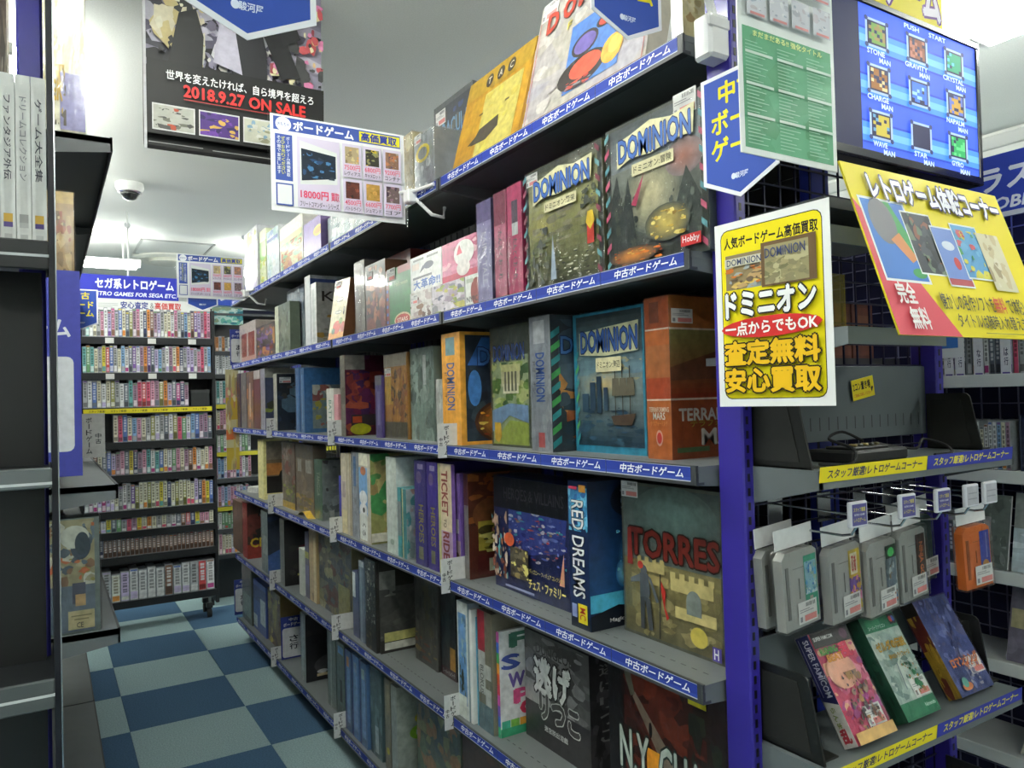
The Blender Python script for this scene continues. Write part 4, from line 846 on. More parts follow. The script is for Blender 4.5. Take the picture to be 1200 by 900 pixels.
# ================================================================== CARDS AND CLIPS ON THE LONG RACK
def bay_card(label, y, z, w_=.105, h_=.1, x=RX-.028, tall=1):
    """white upright divider card sticking out past the lip, facing the aisle end"""
    t = tag(thing('divider_card', (x, y, z)), label, 'sign', 'white used board game divider cards')
    MB().box(0, w_, 0, .0012, 0, h_, 'dcdcda').build('card', 'paper', t)
    A = Art(w_, h_, lambda a, b, o: (a, -o, b))
    A.r(0, 0, 1, 1, 'dcdcda')
    A.v('ボードゲーム', .27, .95, .16, .88, '26262e', .02)
    A.v('中古', .09, .6, .1, .26, '26262e', .02)
    A.build('lettering', 'print_matte', t)
    MB().box(.028, .05, .0012, .006, -.0, .02, 'c8c8c8').build('clip', 'clear_case', t)
for bi, nm in ((0, 'first'), (1, 'second'), (2, 'third')):
    y = BAYS[bi][1]+.004
    for lv, ln in ((4, 'third'), (3, 'fourth'), (2, 'fifth'), (1, 'bottom')):
        if lv == 1 and bi == 0:
            continue
        bay_card('white used board game card at the %s bay joint from the near end, %s shelf' % (nm, ln), y-.012, LV[lv-1]-.035)

def index_board(label, head, txt, px, v0, v1, x, y=None, w_=.13):
    """blue board with a white rounded field, hung in the shelf"""
    yy = at(px, (v0+v1)/2, 'x', x).y if y is None else y
    q0, q1 = at(px, v1, 'y', yy), at(px, v0, 'y', yy)
    h_ = q1.z-q0.z
    t = tag(thing('index_board', (q0.x, yy, q0.z)), label, 'sign', 'blue index boards')
    MB().box(0, w_, 0, .004, 0, h_, '2c3a8c').build('board', 'white_plastic', t)
    A = Art(w_, h_, lambda a, b, o: (a, -o, b))
    A.r(0, 0, 1, 1, '2c3a8c')
    A.rr(.05, .08, .95, .74, 'd4d6da', .012)
    A.t('中古', .5, .93, .36, .07, 'e8e8f0', .02)
    A.t('ボードゲーム', .5, .82, .8, .08, 'e8e8f0', .02)
    A.v(txt, .5, .58, .34, .34, '23263a', .02)
    A.build('lettering', 'print_matte', t)
    return t
index_board('blue index board with a white field at the far end of the second shelf', '', 'あ行', 270, 386, 428, RX-.01, w_=.11)
index_board('blue index board reading KA row at the far end of the bottom shelf', '', 'か行', 275, 680, 721, RX-.01, w_=.11)
index_board('blue index board reading SA row on the bottom shelf of the long rack', '', 'さ行', 330, 724, 776, RX+.02, w_=.13)

# ================================================================== RETRO GAME DISPLAY AT THE RACK END (faces the camera)
EX0, EX1, EY, EB = 1.062, 1.69, .79, .935
t = tag(thing('end_display_rack', (0, 0, 0)), 'blue-posted retro game display rack at the end of the long rack', 'rack')
END = t
for x in (1.05, 1.675):
    p_ = MB().box(x, x+.028, .93, .99, .05, 2.32, '31268f', 0, .003).build('post', 'post_enamel', t)
    g = MB()
    for k in range(86):
        z = .12+k*.0255
        g.box(x+.009, x+.015, .9292, .9302, z, z+.014, '0e0f18')
    g = g.build('slots', 'black_plastic', p_); g['kind'] = 'stuff'
MB().box(1.05, 1.70, .6, .99, .04, .075, '2f3238', 0, .004).build('base', 'painted_metal', t)
wire_grid(t, 1.08, 1.675, .12, 2.28, .965, .043, .0017, '1b1c3a')
MB().box(1.08, 1.675, .957, .962, 1.35, 1.5, '5a6266', 0, .001).build('back_board', 'painted_metal', t)
g = MB()
for k in range(20):
    g.add([(1.1+.0285*k, .9562, 1.372), (1.103+.0285*k, .9562, 1.372), (1.103+.0285*k, .9562, 1.398), (1.1+.0285*k, .9562, 1.398)], [(0, 1, 2, 3)], '20242a')
g = g.build('back_slots', 'painted_metal', t); g['kind'] = 'stuff'
MB().box(1.09, 1.66, .957, .962, .9, 1.0, '6c7478').build('back_board', 'painted_metal', t)

def end_strip(w_, h_, bg, fg):
    A = Art(w_, h_, lambda a, b, o: (a, -o, b))
    A.r(0, 0, 1, 1, bg)
    A.t('スタッフ厳選!レトロゲームコーナー', .51, .5, .88, .6, fg, .025, sh=.12)
    return A.mb.mesh('label_strip', ('sign_laminate',))
LW, LH = .309, .026
ES = [end_strip(LW, LH, 'e2cf22', '2c2a5a'), end_strip(LW, LH, '333a96', 'e2d23a')]
def end_shelf(z, c='62696b'):
    b = MB()
    b.box(EX0+.016, EX1, EY+.004, .955, z-.012, z, c)
    b.box(EX0+.012, EX1+.004, EY, EY+.005, z-.03, z+.001, '5c6264')
    b.prism([(EY, z-.03), (.95, z-.07), (.95, z), (EY, z)], 0, EX0+.012, EX0+.016, c)
    b.prism([(EY, z-.03), (.95, z-.07), (.95, z), (EY, z)], 0, EX1, EX1+.004, c)
    s = b.build('shelf', 'painted_metal', END)
    for k in range(2):
        link(ES[k], 'label_strip', s, (EX0+.004+k*(LW+.002), EY-.0008, z-.018), (.12, 0, 0))
    return s
end_shelf(1.319); end_shelf(.83)
# short shelf arms higher up and the clear acrylic stop
for z, x in ((1.56, 1.16), (1.73, 1.1)):
    b = MB()
    b.box(x, x+.3, .8, .955, z-.006, z, '6e7678')
    b.prism([(.79, z-.03), (.955, z-.06), (.955, z), (.79, z)], 0, x-.002, x, '868e90')
    b.box(x, x+.3, .79, .794, z-.03, z, '868e90')
    b.build('upper_shelf', 'painted_metal', END)
MB().box(1.17, 1.23, .84, .842, 1.565, 1.66, 'ffffff', 0, .0006).build('acrylic_stop', 'clear_case', END)

def bookend(label, x, y0, y1, z, h_, lean=0):
    t = tag(thing('bookend', (x, y0, z), (0, 0, 0)), label, 'bookend', 'black plastic bookends')
    D = y1-y0; r = .014
    pts = [(0, 0), (D, 0), (D, h_)]
    pts += [(D*.3+r*math.cos(math.radians(a_))*1.0, h_-r+r*math.sin(math.radians(a_))) for a_ in (90, 120, 150, 180)]
    MB().prism(pts, 0, 0, .004, '111210').build('plate', 'black_plastic', t)
    inn = [(.02 if False else D*.14+.006, .012), (D-.01, .012), (D-.01, h_-.014), (D*.36, h_-.014)]
    MB().prism(inn, 0, -.0012, 0, '171816').build('recess', 'rubber', t)
    MB().box(0, .05, .01, D-.01, 0, .003, '23241f').build('foot', 'black_plastic', t)
bookend('black bookend at the left end of the upper retro display shelf', 1.085, .815, .945, 1.319, .125)
bookend('black bookend at the right end of the upper retro display shelf', 1.655, .83, .945, 1.319, .12)
bookend('black bookend at the left end of the lower retro display shelf', 1.085, .81, .945, .83, .14)
bookend('black bookend behind the blue boxed game on the lower retro display shelf', 1.655, .83, .945, .83, .14)
bookend('black bookend below the lower retro display shelf', 1.60, .72, .9, .52, .16)
MB().box(1.08, 1.69, .66, .955, .5, .512, '5c6466').build('shelf', 'painted_metal', END)

# yellow stickers on the back board, controllers' cable tray
def flat_sign(name, label, w_, h_, loc, rot, ops, mat='sign_laminate', th=.0012, c='e8e8e6', cat='sign', group=None, pts=None):
    t = tag(thing(name, loc, rot), label, cat, group)
    if pts:
        MB().prism([(x*w_, z*h_) for x, z in pts], 1, 0, th, c).build('sheet', 'white_plastic', t)
    else:
        MB().box(0, w_, 0, th, 0, h_, c).build('sheet', 'white_plastic', t)
    Art(w_, h_, lambda a, b, o: (a, -o, b)).run(ops).build('print', mat, t)
    return t
flat_sign('sticker', 'yellow controller shelf sticker on the grey back board', .075, .042, (1.405, .952, 1.428), (0, math.radians(-9), 0),
          [('r', 0, 0, 1, 1, 'dcc81e'), ('t', '2コン置き場', .45, .64, .78, .4, '1f1f1f', {'off': .03}), ('t', 'ご自由にお試しください', .45, .22, .76, .16, 'b83a2a'), ('y', [(.88, .2), (.96, .45), (.9, .5), (.84, .4)], '2a2a2a')], th=.0008)
flat_sign('sticker', 'yellow sticker half hidden behind the yellow price sign', .06, .042, (1.20, .952, 1.425), (0, 0, 0), [('r', 0, 0, 1, 1, 'dcc81e'), ('t', '1コン置き場', .5, .64, .8, .36, '1f1f1f'), ('r', .1, .2, .9, .3, 'b83a2a')], th=.0008)
t = tag(thing('game_console', (1.22, .83, 1.319)), 'low black game console with loose cables on the retro shelf', 'console')
MB().box(0, .17, 0, .1, 0, .022, '1d1e1f', 0, .004).build('body', 'black_plastic', t)
MB().box(.03, .14, .02, .08, .022, .027, '2a2b2b', 0, .002).build('lid', 'black_plastic', t)
for k in range(5):
    MB().box(.05+.017*k, .06+.017*k, .03, .045, .027, .032, ('8a7a4a', '5a5a50', '9a8a58', '3a3a3a', '6a6240')[k], 0, .002).build('plug', 'grey_plastic', t)
def cable(label, pts):
    P = [Vector(p) for p in pts]
    out = []
    for i in range(len(P)-1):
        p0, p1, p2, p3 = P[max(i-1, 0)], P[i], P[i+1], P[min(i+2, len(P)-1)]
        for k in range(6):
            s_ = k/6
            out.append(.5*((2*p1)+(p2-p0)*s_+(2*p0-5*p1+4*p2-p3)*s_*s_+(3*p1-p0-3*p2+p3)*s_**3))
    out.append(P[-1])
    tag(MB().tube(out, .0028, '17181a', 6).build('cable', 'rubber'), label, 'cable')
cable('black cable looping up from the game console to the left', [(1.15, .85, 1.3225), (1.2, .82, 1.3225), (1.235, .84, 1.345), (1.25, .9, 1.36), (1.29, .9, 1.372), (1.31, .87, 1.3545)])
cable('black cable trailing to the right of the game console', [(1.36, .88, 1.349), (1.42, .89, 1.34), (1.5, .88, 1.33), (1.56, .9, 1.345), (1.58, .87, 1.335), (1.54, .83, 1.3225), (1.46, .82, 1.3225)])
cable('black cable lying left of the game console on the retro shelf', [(1.145, .905, 1.3225), (1.165, .93, 1.3225), (1.2, .945, 1.327), (1.26, .925, 1.335)])

# hooks with price tags and hanging cartridges
def hook(x, z, label, blank=False, L=.17):
    t = tag(thing('display_hook', (x, .963, z)), label, 'hook', 'display hooks with price tags')
    MB().tube([(0, 0, 0), (0, -L+.03, 0), (0, -L+.012, .004), (0, -L, .022)], .0022, 'b8bcc0', 8).build('lower_wire', 'chrome', t)
    MB().tube([(0, 0, .04), (0, -L+.02, .038), (0, -L+.01, .032)], .0019, 'b8bcc0', 8).build('upper_wire', 'chrome', t)
    h = MB().box(-.024, .024, -L-.004, -L+.004, .018, .062, 'd4d4dc', 0, .002).build('tag_holder', 'white_plastic', t)
    A = Art(.04, .036, lambda a, b, o: (-.02+a, -L-.0042-o, .022+b))
    A.r(0, 0, 1, 1, 'a8a8b0' if blank else '4a4684')
    if not blank:
        A.t('スタッフ厳選', .5, .74, .8, .2, 'c8bc4a', .02); A.t('RETRO GAME', .5, .5, .7, .09, 'd0d0dc'); A.t('レトロゲーム', .5, .26, .8, .2, 'c8bc4a', .02)
    else:
        A.r(.1, .3, .9, .36, '8a8a92'); A.r(.1, .6, .9, .66, '8a8a92')
    A.build('tag_card', 'print_matte', h)
    MB().box(-.02, .02, -.001, .003, -.008, .05, '8a8e92', 0, .001).build('back_plate', 'chrome', t)
HX = [1.17, 1.315, 1.43, 1.53, 1.60]
for k, x in enumerate(HX):
    hook(x, 1.20, 'chrome display hook with a %s tag, %s from the left' % (('blue' if k < 3 else 'blank grey'), ORD[k]), k >= 3)

def cartridge(label, x, y, z, body, art, rot=3, w_=.1, h_=.136, bagged=True, k=0):
    """game cartridge hanging on end in a clear bag with a white header card"""
    t = tag(thing('game_cartridge', (x, y, z), (0, math.radians(-4), math.radians(rot))), label, 'game cartridge', 'hanging game cartridges')
    b = MB()
    b.prism([(0, 0), (w_, 0), (w_, h_-.008), (w_-.012, h_), (.012, h_), (0, h_-.012)], 1, 0, .018, body)
    b.build('shell', 'grey_plastic', t)
    d_ = MB()
    dk = tuple(c_*.45 for c_ in lin(body))
    d_.box(.008, .016, -.0012, 0, .02, h_-.025, dk); d_.box(w_*.44, w_*.455, -.0012, 0, .05, h_-.05, dk); d_.box(.03, w_*.95, -.0004, 0, h_-.032, h_-.031, dk)
    d_.build('groove', 'grey_plastic', t)
    A = Art(w_*.36, h_*.82, lambda a, b_, o: (w_*.6+a, -.0006-o, h_*.08+b_))
    A.run(art).build('game_label', 'print_gloss', t)
    sticker(t, (w_, h_, lambda a, b_, o: (a, -o, b_)), w_*.34, .006, .054, .038, k)
    MB().box(-.004, w_+.004, -.004, .022, -.004, h_+.004, 'ffffff', 0, .003).build('clear_bag', 'shrink_film', t)
    MB().box(-.004, w_+.004, .0085, .0095, h_+.005, h_+.04, 'dadada').build('header_card', 'paper', t)
cz = 1.034
cartridge('grey cartridge with a teal and blue label, leftmost on the hooks', 1.082, .875, cz, 'a4a4a0', [('r', 0, 0, 1, 1, '2f9a78'), ('r', .05, .38, .95, .9, '8ab8c8'), ('p', ['3a78b8', '5aa0d0', 'c8d8d8', '4a8ab0', 'a0b8a8'], 14, 201, .05, .38, .95, .9), ('r', .3, .05, .55, .35, 'a89a90')], k=1)
cartridge('grey cartridge behind the leftmost one on the hooks', 1.075, .912, cz, '9c9c98', [('r', 0, 0, 1, 1, '8a8a88')], k=2)
cartridge('grey cartridge with a yellow, pink and purple label', 1.195, .865, cz-.004, 'a2a2a0', [('r', 0, 0, 1, 1, 'c8b030'), ('r', 0, .1, .8, .55, '6a4a98'), ('p', ['c84a88', 'd87aa8', '5a4a98', 'c89a40'], 12, 202, 0, .05, 1, .6), ('r', .1, .6, .7, .95, 'e0dcc0'), ('t', '忍者', .4, .78, .4, .26, 'b03030', {'off': .04})], k=3)
cartridge('grey cartridge with a dark green label hanging in the middle of the hooks', 1.3, .86, cz-.008, 'a0a09c', [('r', 0, 0, 1, 1, '6a7a88'), ('p', ['8a98a0', '5a6a70', 'b8c0c0', '7a6a50'], 14, 203), ('r', 0, .78, 1, 1, '1f3a28'), ('e', .5, .88, .3, .08, '4ac060'), ('p', ['b86030', '3a6aa0'], 4, 204, .2, 0, .9, .25)], k=4)
cartridge('grey cartridge with an orange-lettered black label on the hooks', 1.405, .86, cz+.002, '9ea09c', [('r', 0, 0, 1, 1, '2c2422'), ('r', 0, 0, 1, .28, '5a5aa8'), ('t', 'NINJA GO', .5, .55, .5, .6, 'c86a2c', {'rot': -90, 'off': .03}), ('e', .5, .12, .4, .08, 'c88a4a')], w_=.095, k=5)
cartridge('grey spare cartridge half hidden beside the dark green one', 1.472, .914, cz+.004, '8e908e', [('r', 0, 0, 1, 1, '3a3c3c')], w_=.06, k=6)
cartridge('dark green cartridge behind the orange one', 1.545, .908, cz+.012, '2f4a44', [('r', 0, 0, 1, 1, '26403a')], w_=.06, k=7)
cartridge('bright orange cartridge with a blue label on the rightmost hook', 1.575, .83, cz+.006, 'c8682a', [('r', 0, 0, 1, 1, '33409a'), ('e', .5, .3, .36, .12, 'c88a3a'), ('r', .6, .45, .75, .95, '7a80b8'), ('p', ['c8a050', '8a90c8'], 5, 205, .1, .05, .9, .3)], rot=-6, w_=.085, h_=.125, k=8)

# boxed games leaning on the lower shelf
def boxed(label, x, c, spine, f, z=.83, W=.106, D=.03, H=.19, rot=0, tilt=30, y=.805, side=None, st=(.5, .12)):
    o = Box('boxed_video_game', label, 'video game', W, D, H, (x, y, z), rot, tilt, c, f, pm='print_gloss', mat='card_body', st=(st[0], st[1], .048, .034), group='boxed games on the retro display')
    fc = faces(W, D, H)
    if side:
        Art(*fc['left']).run(side).build('side_print', 'print_gloss', o)
    film(o, W, D, H)
    return o
boxed('pink and black boxed game with a navy lettered spine on the retro display', 1.168, 'd8d6d0', None,
      [('r', 0, 0, 1, 1, 'c44a6c'), ('p', ['c85a80', 'b83a5c', 'd88aa0', 'a84a8a', 'e0b090', '9a3a5a'], 30, 211, 0, .1, 1, .86), ('e', .4, .62, .36, .16, 'e0a890'), ('r', 0, .86, 1, 1, '3c3a3c'), ('t', 'SUPER FAMICOM', .3, .94, .5, .035, 'd8d8d8'), ('e', .84, .93, .1, .05, '6a4a60'),
       ('t', 'RUSHING', .3, .82, .44, .06, '4a9a48', {'off': .03, 'out': '203a20'}), ('t', 'BEAT', .38, .75, .4, .06, 'd08a2c', {'off': .03, 'out': '3a2020'}), ('t', '乱', .72, .79, .3, .14, 'c02c4c', {'off': .04, 'out': '401020'}),
       ('p', ['4a4048', '5c5058', '6a4438', '3a3430', '8a7060', 'a07848'], 26, 212, .25, .1, .85, .6, .2), ('r', 0, 0, 1, .1, 'c8a060')],
      side=[('r', 0, 0, 1, 1, 'c8c6c2'), ('y', [(0, .42), (1, .36), (1, 1), (0, 1)], '23265c'), ('t', 'SUPER FAMICOM', .62, .7, .42, .52, 'e0e0e8', {'rot': -90, 'off': .02}), ('r', .15, .45, .19, .98, 'a8a8c0'), ('t', 'らんま', .4, .26, .3, .18, '7a8a3a', {'rot': -90, 'off': .03}), ('t', '乱', .5, .1, .6, .12, 'b02c3c', {'off': .05})], st=(.46, .1))
boxed('green boxed game with gold lettering on the retro display', 1.325, '2c6a4c', None,
      [('r', 0, 0, 1, 1, '2a7a58'), ('r', 0, .16, 1, .84, 'a8bcb4'), ('p', ['b8c8c0', '98aca8', 'c8d4cc', '8aa098', '7a9490'], 22, 213, 0, .16, 1, .84), ('rr', .08, .88, .5, .97, '3a9068', .008), ('t', 'スーパーファミコン', .36, .88, .5, .04, 'd0e0d8'), ('r', .78, .87, .96, .97, '2a3038'), ('e', .84, .92, .05, .03, 'c04a4a'), ('e', .91, .92, .04, .03, '4a6ac0'),
       ('t', 'ゼルダの伝説', .5, .69, .84, .09, 'c8a03c', {'off': .03, 'out': '6a4a18'}), ('t', '神々のトライフォース', .6, .58, .6, .05, 'c8a03c', {'off': .03, 'out': '6a4a18'}), ('y', [(.4, .52), (.43, .52), (.36, .26), (.34, .27)], '7a8a94'), ('p', ['3a8058', 'c88a3a', '6a5a48', 'a8784a', '2f6a50'], 14, 214, .5, .2, .85, .5, .25), ('t', 'Nintendo', .75, .09, .3, .035, 'c8dcd0')],
      side=[('r', 0, 0, 1, 1, '23503c'), ('p', ['1c3a2c', '2c5a44'], 6, 215)], st=(.5, .17), y=.81)
boxed('dark blue boxed game with orange lettering and a gold spine on the retro display', 1.515, '6a5a8a', None,
      [('r', 0, 0, 1, 1, '4a5488'), ('p', ['525c94', '3c4678', '6a74a8', '485080', '8088b8', '5a5a80'], 40, 216, 0, 0, 1, 1, .2), ('t', 'ロマンシング', .52, .32, .8, .1, 'd07848', {'off': .04, 'out': '8a4a3a'}), ('t', 'サ・ガ', .66, .26, .4, .08, 'd07848', {'off': .04}), ('p', ['9a98a8', '7a7890', 'b0b0b8'], 10, 217, .35, .05, .7, .3, .2), ('e', .24, .08, .14, .04, 'c87850'), ('e', .22, .12, .08, .05, '5a9a8a')],
      side=[('r', 0, 0, 1, 1, '9a7a28'), ('r', 0, .5, 1, 1, '5c1f1c'), ('p', ['b08a30', '8a6a20', '6a2a1c'], 8, 218), ('r', 0, .86, 1, 1, '241a18')], W=.12, st=(.56, .16), y=.815)
Box('bagged_toy', 'clear bagged game goods with an orange print under the lower retro shelf', 'bag', .11, .03, .15, (1.33, .74, .512), 0, 12, '8a8884', [('p', ['9a98a0', 'c87a38', '6a6a78', 'b0aeb4', '5a4a6a'], 18, 221)], wrap='bag_film')
Box('bagged_toy', 'small clear bagged goods beside the orange print under the lower retro shelf', 'bag', .09, .03, .12, (1.2, .74, .512), 0, 12, '7a7874', [('p', ['9a98a0', '8a8488', '6a6a78', 'b0aeb4'], 14, 222)], wrap='bag_film')

# brown cartridges in the dark behind the grid
for k in range(6):
    Box('cartridge_case', 'brown cartridge case behind the retro display grid, %s from the left' % ORD[k], 'game case', .075, .02, .12, (1.11+.08*k, 1.02, 1.52), 0, 0, '6a3a2c', [('r', .06, .06, .94, .94, '7a4632'), ('r', .15, .6, .85, .8, '8a5a40')], group='brown cases behind the grid')
# ledge they stand on belongs to the display
MB().box(1.1, 1.66, 1.005, 1.06, 1.505, 1.52, '3a3c40').build('rear_ledge', 'painted_metal', END)

# television
TVX0, TVX1, TVZ0, TVZ1, TVY = 1.205, 1.745, 1.888, 2.2, .85
t = tag(thing('television', (TVX0, TVY, TVZ0)), 'flat black television showing a blue game stage select screen', 'television')
TW, TH = TVX1-TVX0, TVZ1-TVZ0
MB().box(0, TW, .004, .045, 0, TH, '15151b', 0, .004).build('back_shell', 'black_plastic', t)
bz = MB(); e = .014
bz.box(0, TW, 0, .012, 0, e*1.3, '1c1a26', 0, .002); bz.box(0, TW, 0, .012, TH-e, TH, '1c1a26', 0, .002)
bz.box(0, e, 0, .012, e, TH-e, '1c1a26', 0, .002); bz.box(TW-e, TW, 0, .012, e, TH-e, '1c1a26', 0, .002)
bz.build('bezel', 'black_gloss', t)
SW, SH = TW-2*e, TH-2.3*e
A = Art(SW, SH, lambda a, b, o: (e+a, .0035-o, e*1.3+b))
A.r(0, 0, 1, 1, '1f2240'); A.r(.19, 0, 1, 1, '3a5ae0')
for k in range(3):
    z = .8-.32*k
    A.r(.19, z-.1, 1, z+.03, '4a86ee'); A.r(.19, z-.06, 1, z-.01, '6aa8f4'); A.r(.19, z+.03, 1, z+.045, '2a44b0'); A.r(.19, z-.115, 1, z-.1, '2a44b0')
names = [['STONE', 'GRAVITY', 'CRYSTAL'], ['CHARGE', '', 'NAPALM'], ['WAVE', 'STAR', 'GYRO']]
cols = [[('6a8a4a', '8a7a50'), ('7a4a3a', 'a0685a'), ('2a8a6a', '58b0d8')], [('8a5a30', 'c8b080'), ('3a68d8', '8ab8f0'), ('b08a3a', '5a6ab0')], [('b0a040', '5a8ab0'), ('26263c', '26263c'), ('2f9a58', '58b878')]]
for i in range(3):
    for j in range(3):
        cx, cz_ = .3+.265*j, .82-.32*i
        A.r(cx-.072, cz_-.1, cx+.072, cz_+.1, '9ab0d8'); A.r(cx-.06, cz_-.083, cx+.06, cz_+.083, '2a2c4a')
        for sx in (-1, 1):
            for sz in (-1, 1):
                A.e(cx+sx*.066, cz_+sz*.092, .012, .018, '35406a', 8)
        c1, c2 = cols[i][j]
        RP = random.Random(500+3*i+j)
        if names[i][j] != 'STAR':
            for a_ in range(6):
                for b_ in range(6):
                    x_, z_ = cx-.051+.017*a_, cz_-.07+.0235*b_
                    A.r(x_, z_, x_+.017, z_+.0235, RP.choice([c1, c1, c2, '2a2c4a', c1])); A.L -= 1
            A.L += 1
        if names[i][j]:
            A.t(names[i][j], cx-.01, cz_-.13, .022*len(names[i][j]), .036, 'c0d4f4', .03); A.t('MAN', cx+.045, cz_-.178, .07, .036, 'c0d4f4', .03)
A.t('PUSH', .52, .955, .1, .034, 'b0c8f4', .03); A.t('START', .7, .955, .12, .034, 'b0c8f4', .03)
A.build('screen', 'screen', t)
MB().box(TW*.46, TW*.54, .02, .05, -.1, .0, '1a1a20').build('neck', 'black_plastic', t)
MB().box(TW*.3, TW*.7, -.02, .1, -.108, -.1, '1a1a20', 0, .003).build('stand', 'black_gloss', t)
MB().box(1.12, 1.69, .8, .99, 1.762, 1.78, '50565a').build('top_shelf', 'painted_metal', END)

# ------------------------------------------------------------------ signs round the rack end
def place_sign(px0, px1, vt, vb, y):
    a_, b_ = at(px0, vb, 'y', y), at(px1, vt, 'y', y)
    return a_.x, a_.z, b_.x-a_.x, b_.z-a_.z
PS = flat_sign('price_sign', 'yellow and white buy-up price sign on the blue post', .212, .303, (.962, .898, 1.429), (0, 0, math.radians(-87.5)),
    [('r', 0, 0, 1, 1, 'eeeeee'), ('rr', .055, .04, .945, .96, '2a2616', .014), ('rr', .062, .045, .938, .955, 'ead80e', .013), ('t', '人気ボードゲーム高価買取', .5, .885, .82, .062, '1c1a18', {'off': .03}),
     ('r', .1, .63, .5, .82, '8a7a58'), ('p', ['b89868', 'c8702c', '6a5a48', 'd8b868', '98a0a0'], 22, 231, .1, .63, .5, .8), ('r', .1, .755, .46, .8, 'c8c4b0'), ('t', 'DOMINION', .28, .777, .32, .035, '3a4468'), ('r', .44, .62, .9, .85, '6a5236'), ('r', .47, .63, .84, .83, '98906a'), ('p', ['a89c74', '7c7a58', 'b8b088', '8a8464'], 22, 232, .47, .63, .84, .8), ('t', 'DOMINION', .65, .79, .34, .05, '404a70'),
     ('t', 'ドミニオン', .5, .545, .78, .13, 'f4f4f4', {'off': .05, 'out': '1a1818', 'oo': .1}), ('e', .5, .415, .44, .055, 'cc2c2a'), ('t', '一点からでもOK', .5, .415, .8, .07, 'f8f4f0', {'off': .03, 'out': 'b01818', 'oo': .06}),
     ('t', '査定無料', .5, .285, .82, .125, 'e8b81a', {'off': .045, 'out': '26200c', 'oo': .1}), ('t', '安心買取', .5, .14, .82, .125, 'e8b81a', {'off': .045, 'out': '26200c', 'oo': .1})], th=.0015)
MB().tube([(.008, .002, .141), (-.03, .098, .141)], .004, '3a3468').build('bracket_pin', 'white_plastic', PS)
def pennant(label, w_, h_, loc, rz, logo=True):
    P = [(0, .16), (.5, 0), (1, .16), (1, 1), (0, 1)]
    i_ = .045
    Q = [(i_, .16+i_*.5), (.5, i_*.75), (1-i_, .16+i_*.5), (1-i_, 1-i_*.7), (i_, 1-i_*.7)]
    return flat_sign('pennant_sign', label, w_, h_, loc, (0, 0, math.radians(rz)), [('y', P, 'ececf2'), ('y', Q, '3450a8'), ('t', '中古', .5, .84, .5, .17, 'e8d820', {'off': .03}), ('t', 'ボード', .5, .62, .72, .17, 'e8d820', {'off': .03}), ('t', 'ゲーム', .5, .41, .74, .17, 'e8d820', {'off': .03}), ('t', '駿河屋', .53, .17, .17, .045, 'dfe6f8', {'off': .02}), ('e', .42, .17, .03, .024, 'dfe6f8')], pts=P, group='blue used board game pennants', th=.0012)
pennant('blue used board game pennant on the near blue post', .158, .222, (1.0, .955, 1.783), -88)
pennant('blue used board game pennant over the near end of the top shelf', .16, .225, (.793, 1.0, 2.072), 0)
q = at(290, 47, 'y', 1.0)
t = pennant('blue used board game pennant hanging in front of the black poster', .183, .256, (q.x-.0915, 1.0, q.z), 0)
for x in (.03, .153):
    MB().tube([(x, .002, .24), (x, .002, CEIL-q.z)], .0012, 'd8d8d8', 5).build('hanging_line', 'white_plastic', t)
pl_ = at(82, 385, 'y', 4.9)
t = pennant('blue used board game pennant on the left rack far down the aisle', .17, .23, (pl_.x-.03, 4.9, pl_.z-.005), 0)
MB().tube([(.02, .002, .22), (.02, .002, CEIL-pl_.z)], .002, 'd8d8d8', 5).build('hanging_line', 'white_plastic', t)
gx, gz, gw, gh = place_sign(868, 978, 0, 180, .8)
ops = [('r', 0, 0, 1, 1, 'e6eae8'), ('r', .04, .03, .96, .6, '5aa078'), ('p', ['62a880', '54986e', '5ca47a'], 10, 241, .04, .03, .96, .6, .5), ('t', 'まだまだある!! 強化タイトル', .5, .575, .72, .03, 'd8e89a', {'off': .03})]
for cx in (.06, .37, .67):
    for k in range(30):
        z = .53-.0165*k
        if k % 9 == 3:
            ops.append(('r', cx, z-.006, cx+.27, z+.007, 'c8dcd0'))
        else:
            ops.append(('r', cx, z-.002, cx+.12+.12*((k*7+int(cx*10)) % 5)/5, z+.002, '9accb0'))
for i in range(4):
    for j in range(2):
        ops += [('r', .07+.22*i, .65+.17*j, .26+.22*i, .79+.17*j, 'c8c8d0'), ('p', ['d8d8dc', 'a8a8b4', 'b8b0b8', '98a0b0'], 6, 242+i+4*j, .07+.22*i, .68+.17*j, .26+.22*i, .79+.17*j), ('r', .1+.22*i, .655+.17*j, .24+.22*i, .667+.17*j, 'd08a8a')]
flat_sign('price_list', 'green and white title price list in a clear sleeve beside the television', .232, .33, (at(869, 178, 'y', .782).x, .782, at(869, 178, 'y', .782).z), (0, 0, 0), ops, th=.002)
MB_ = None
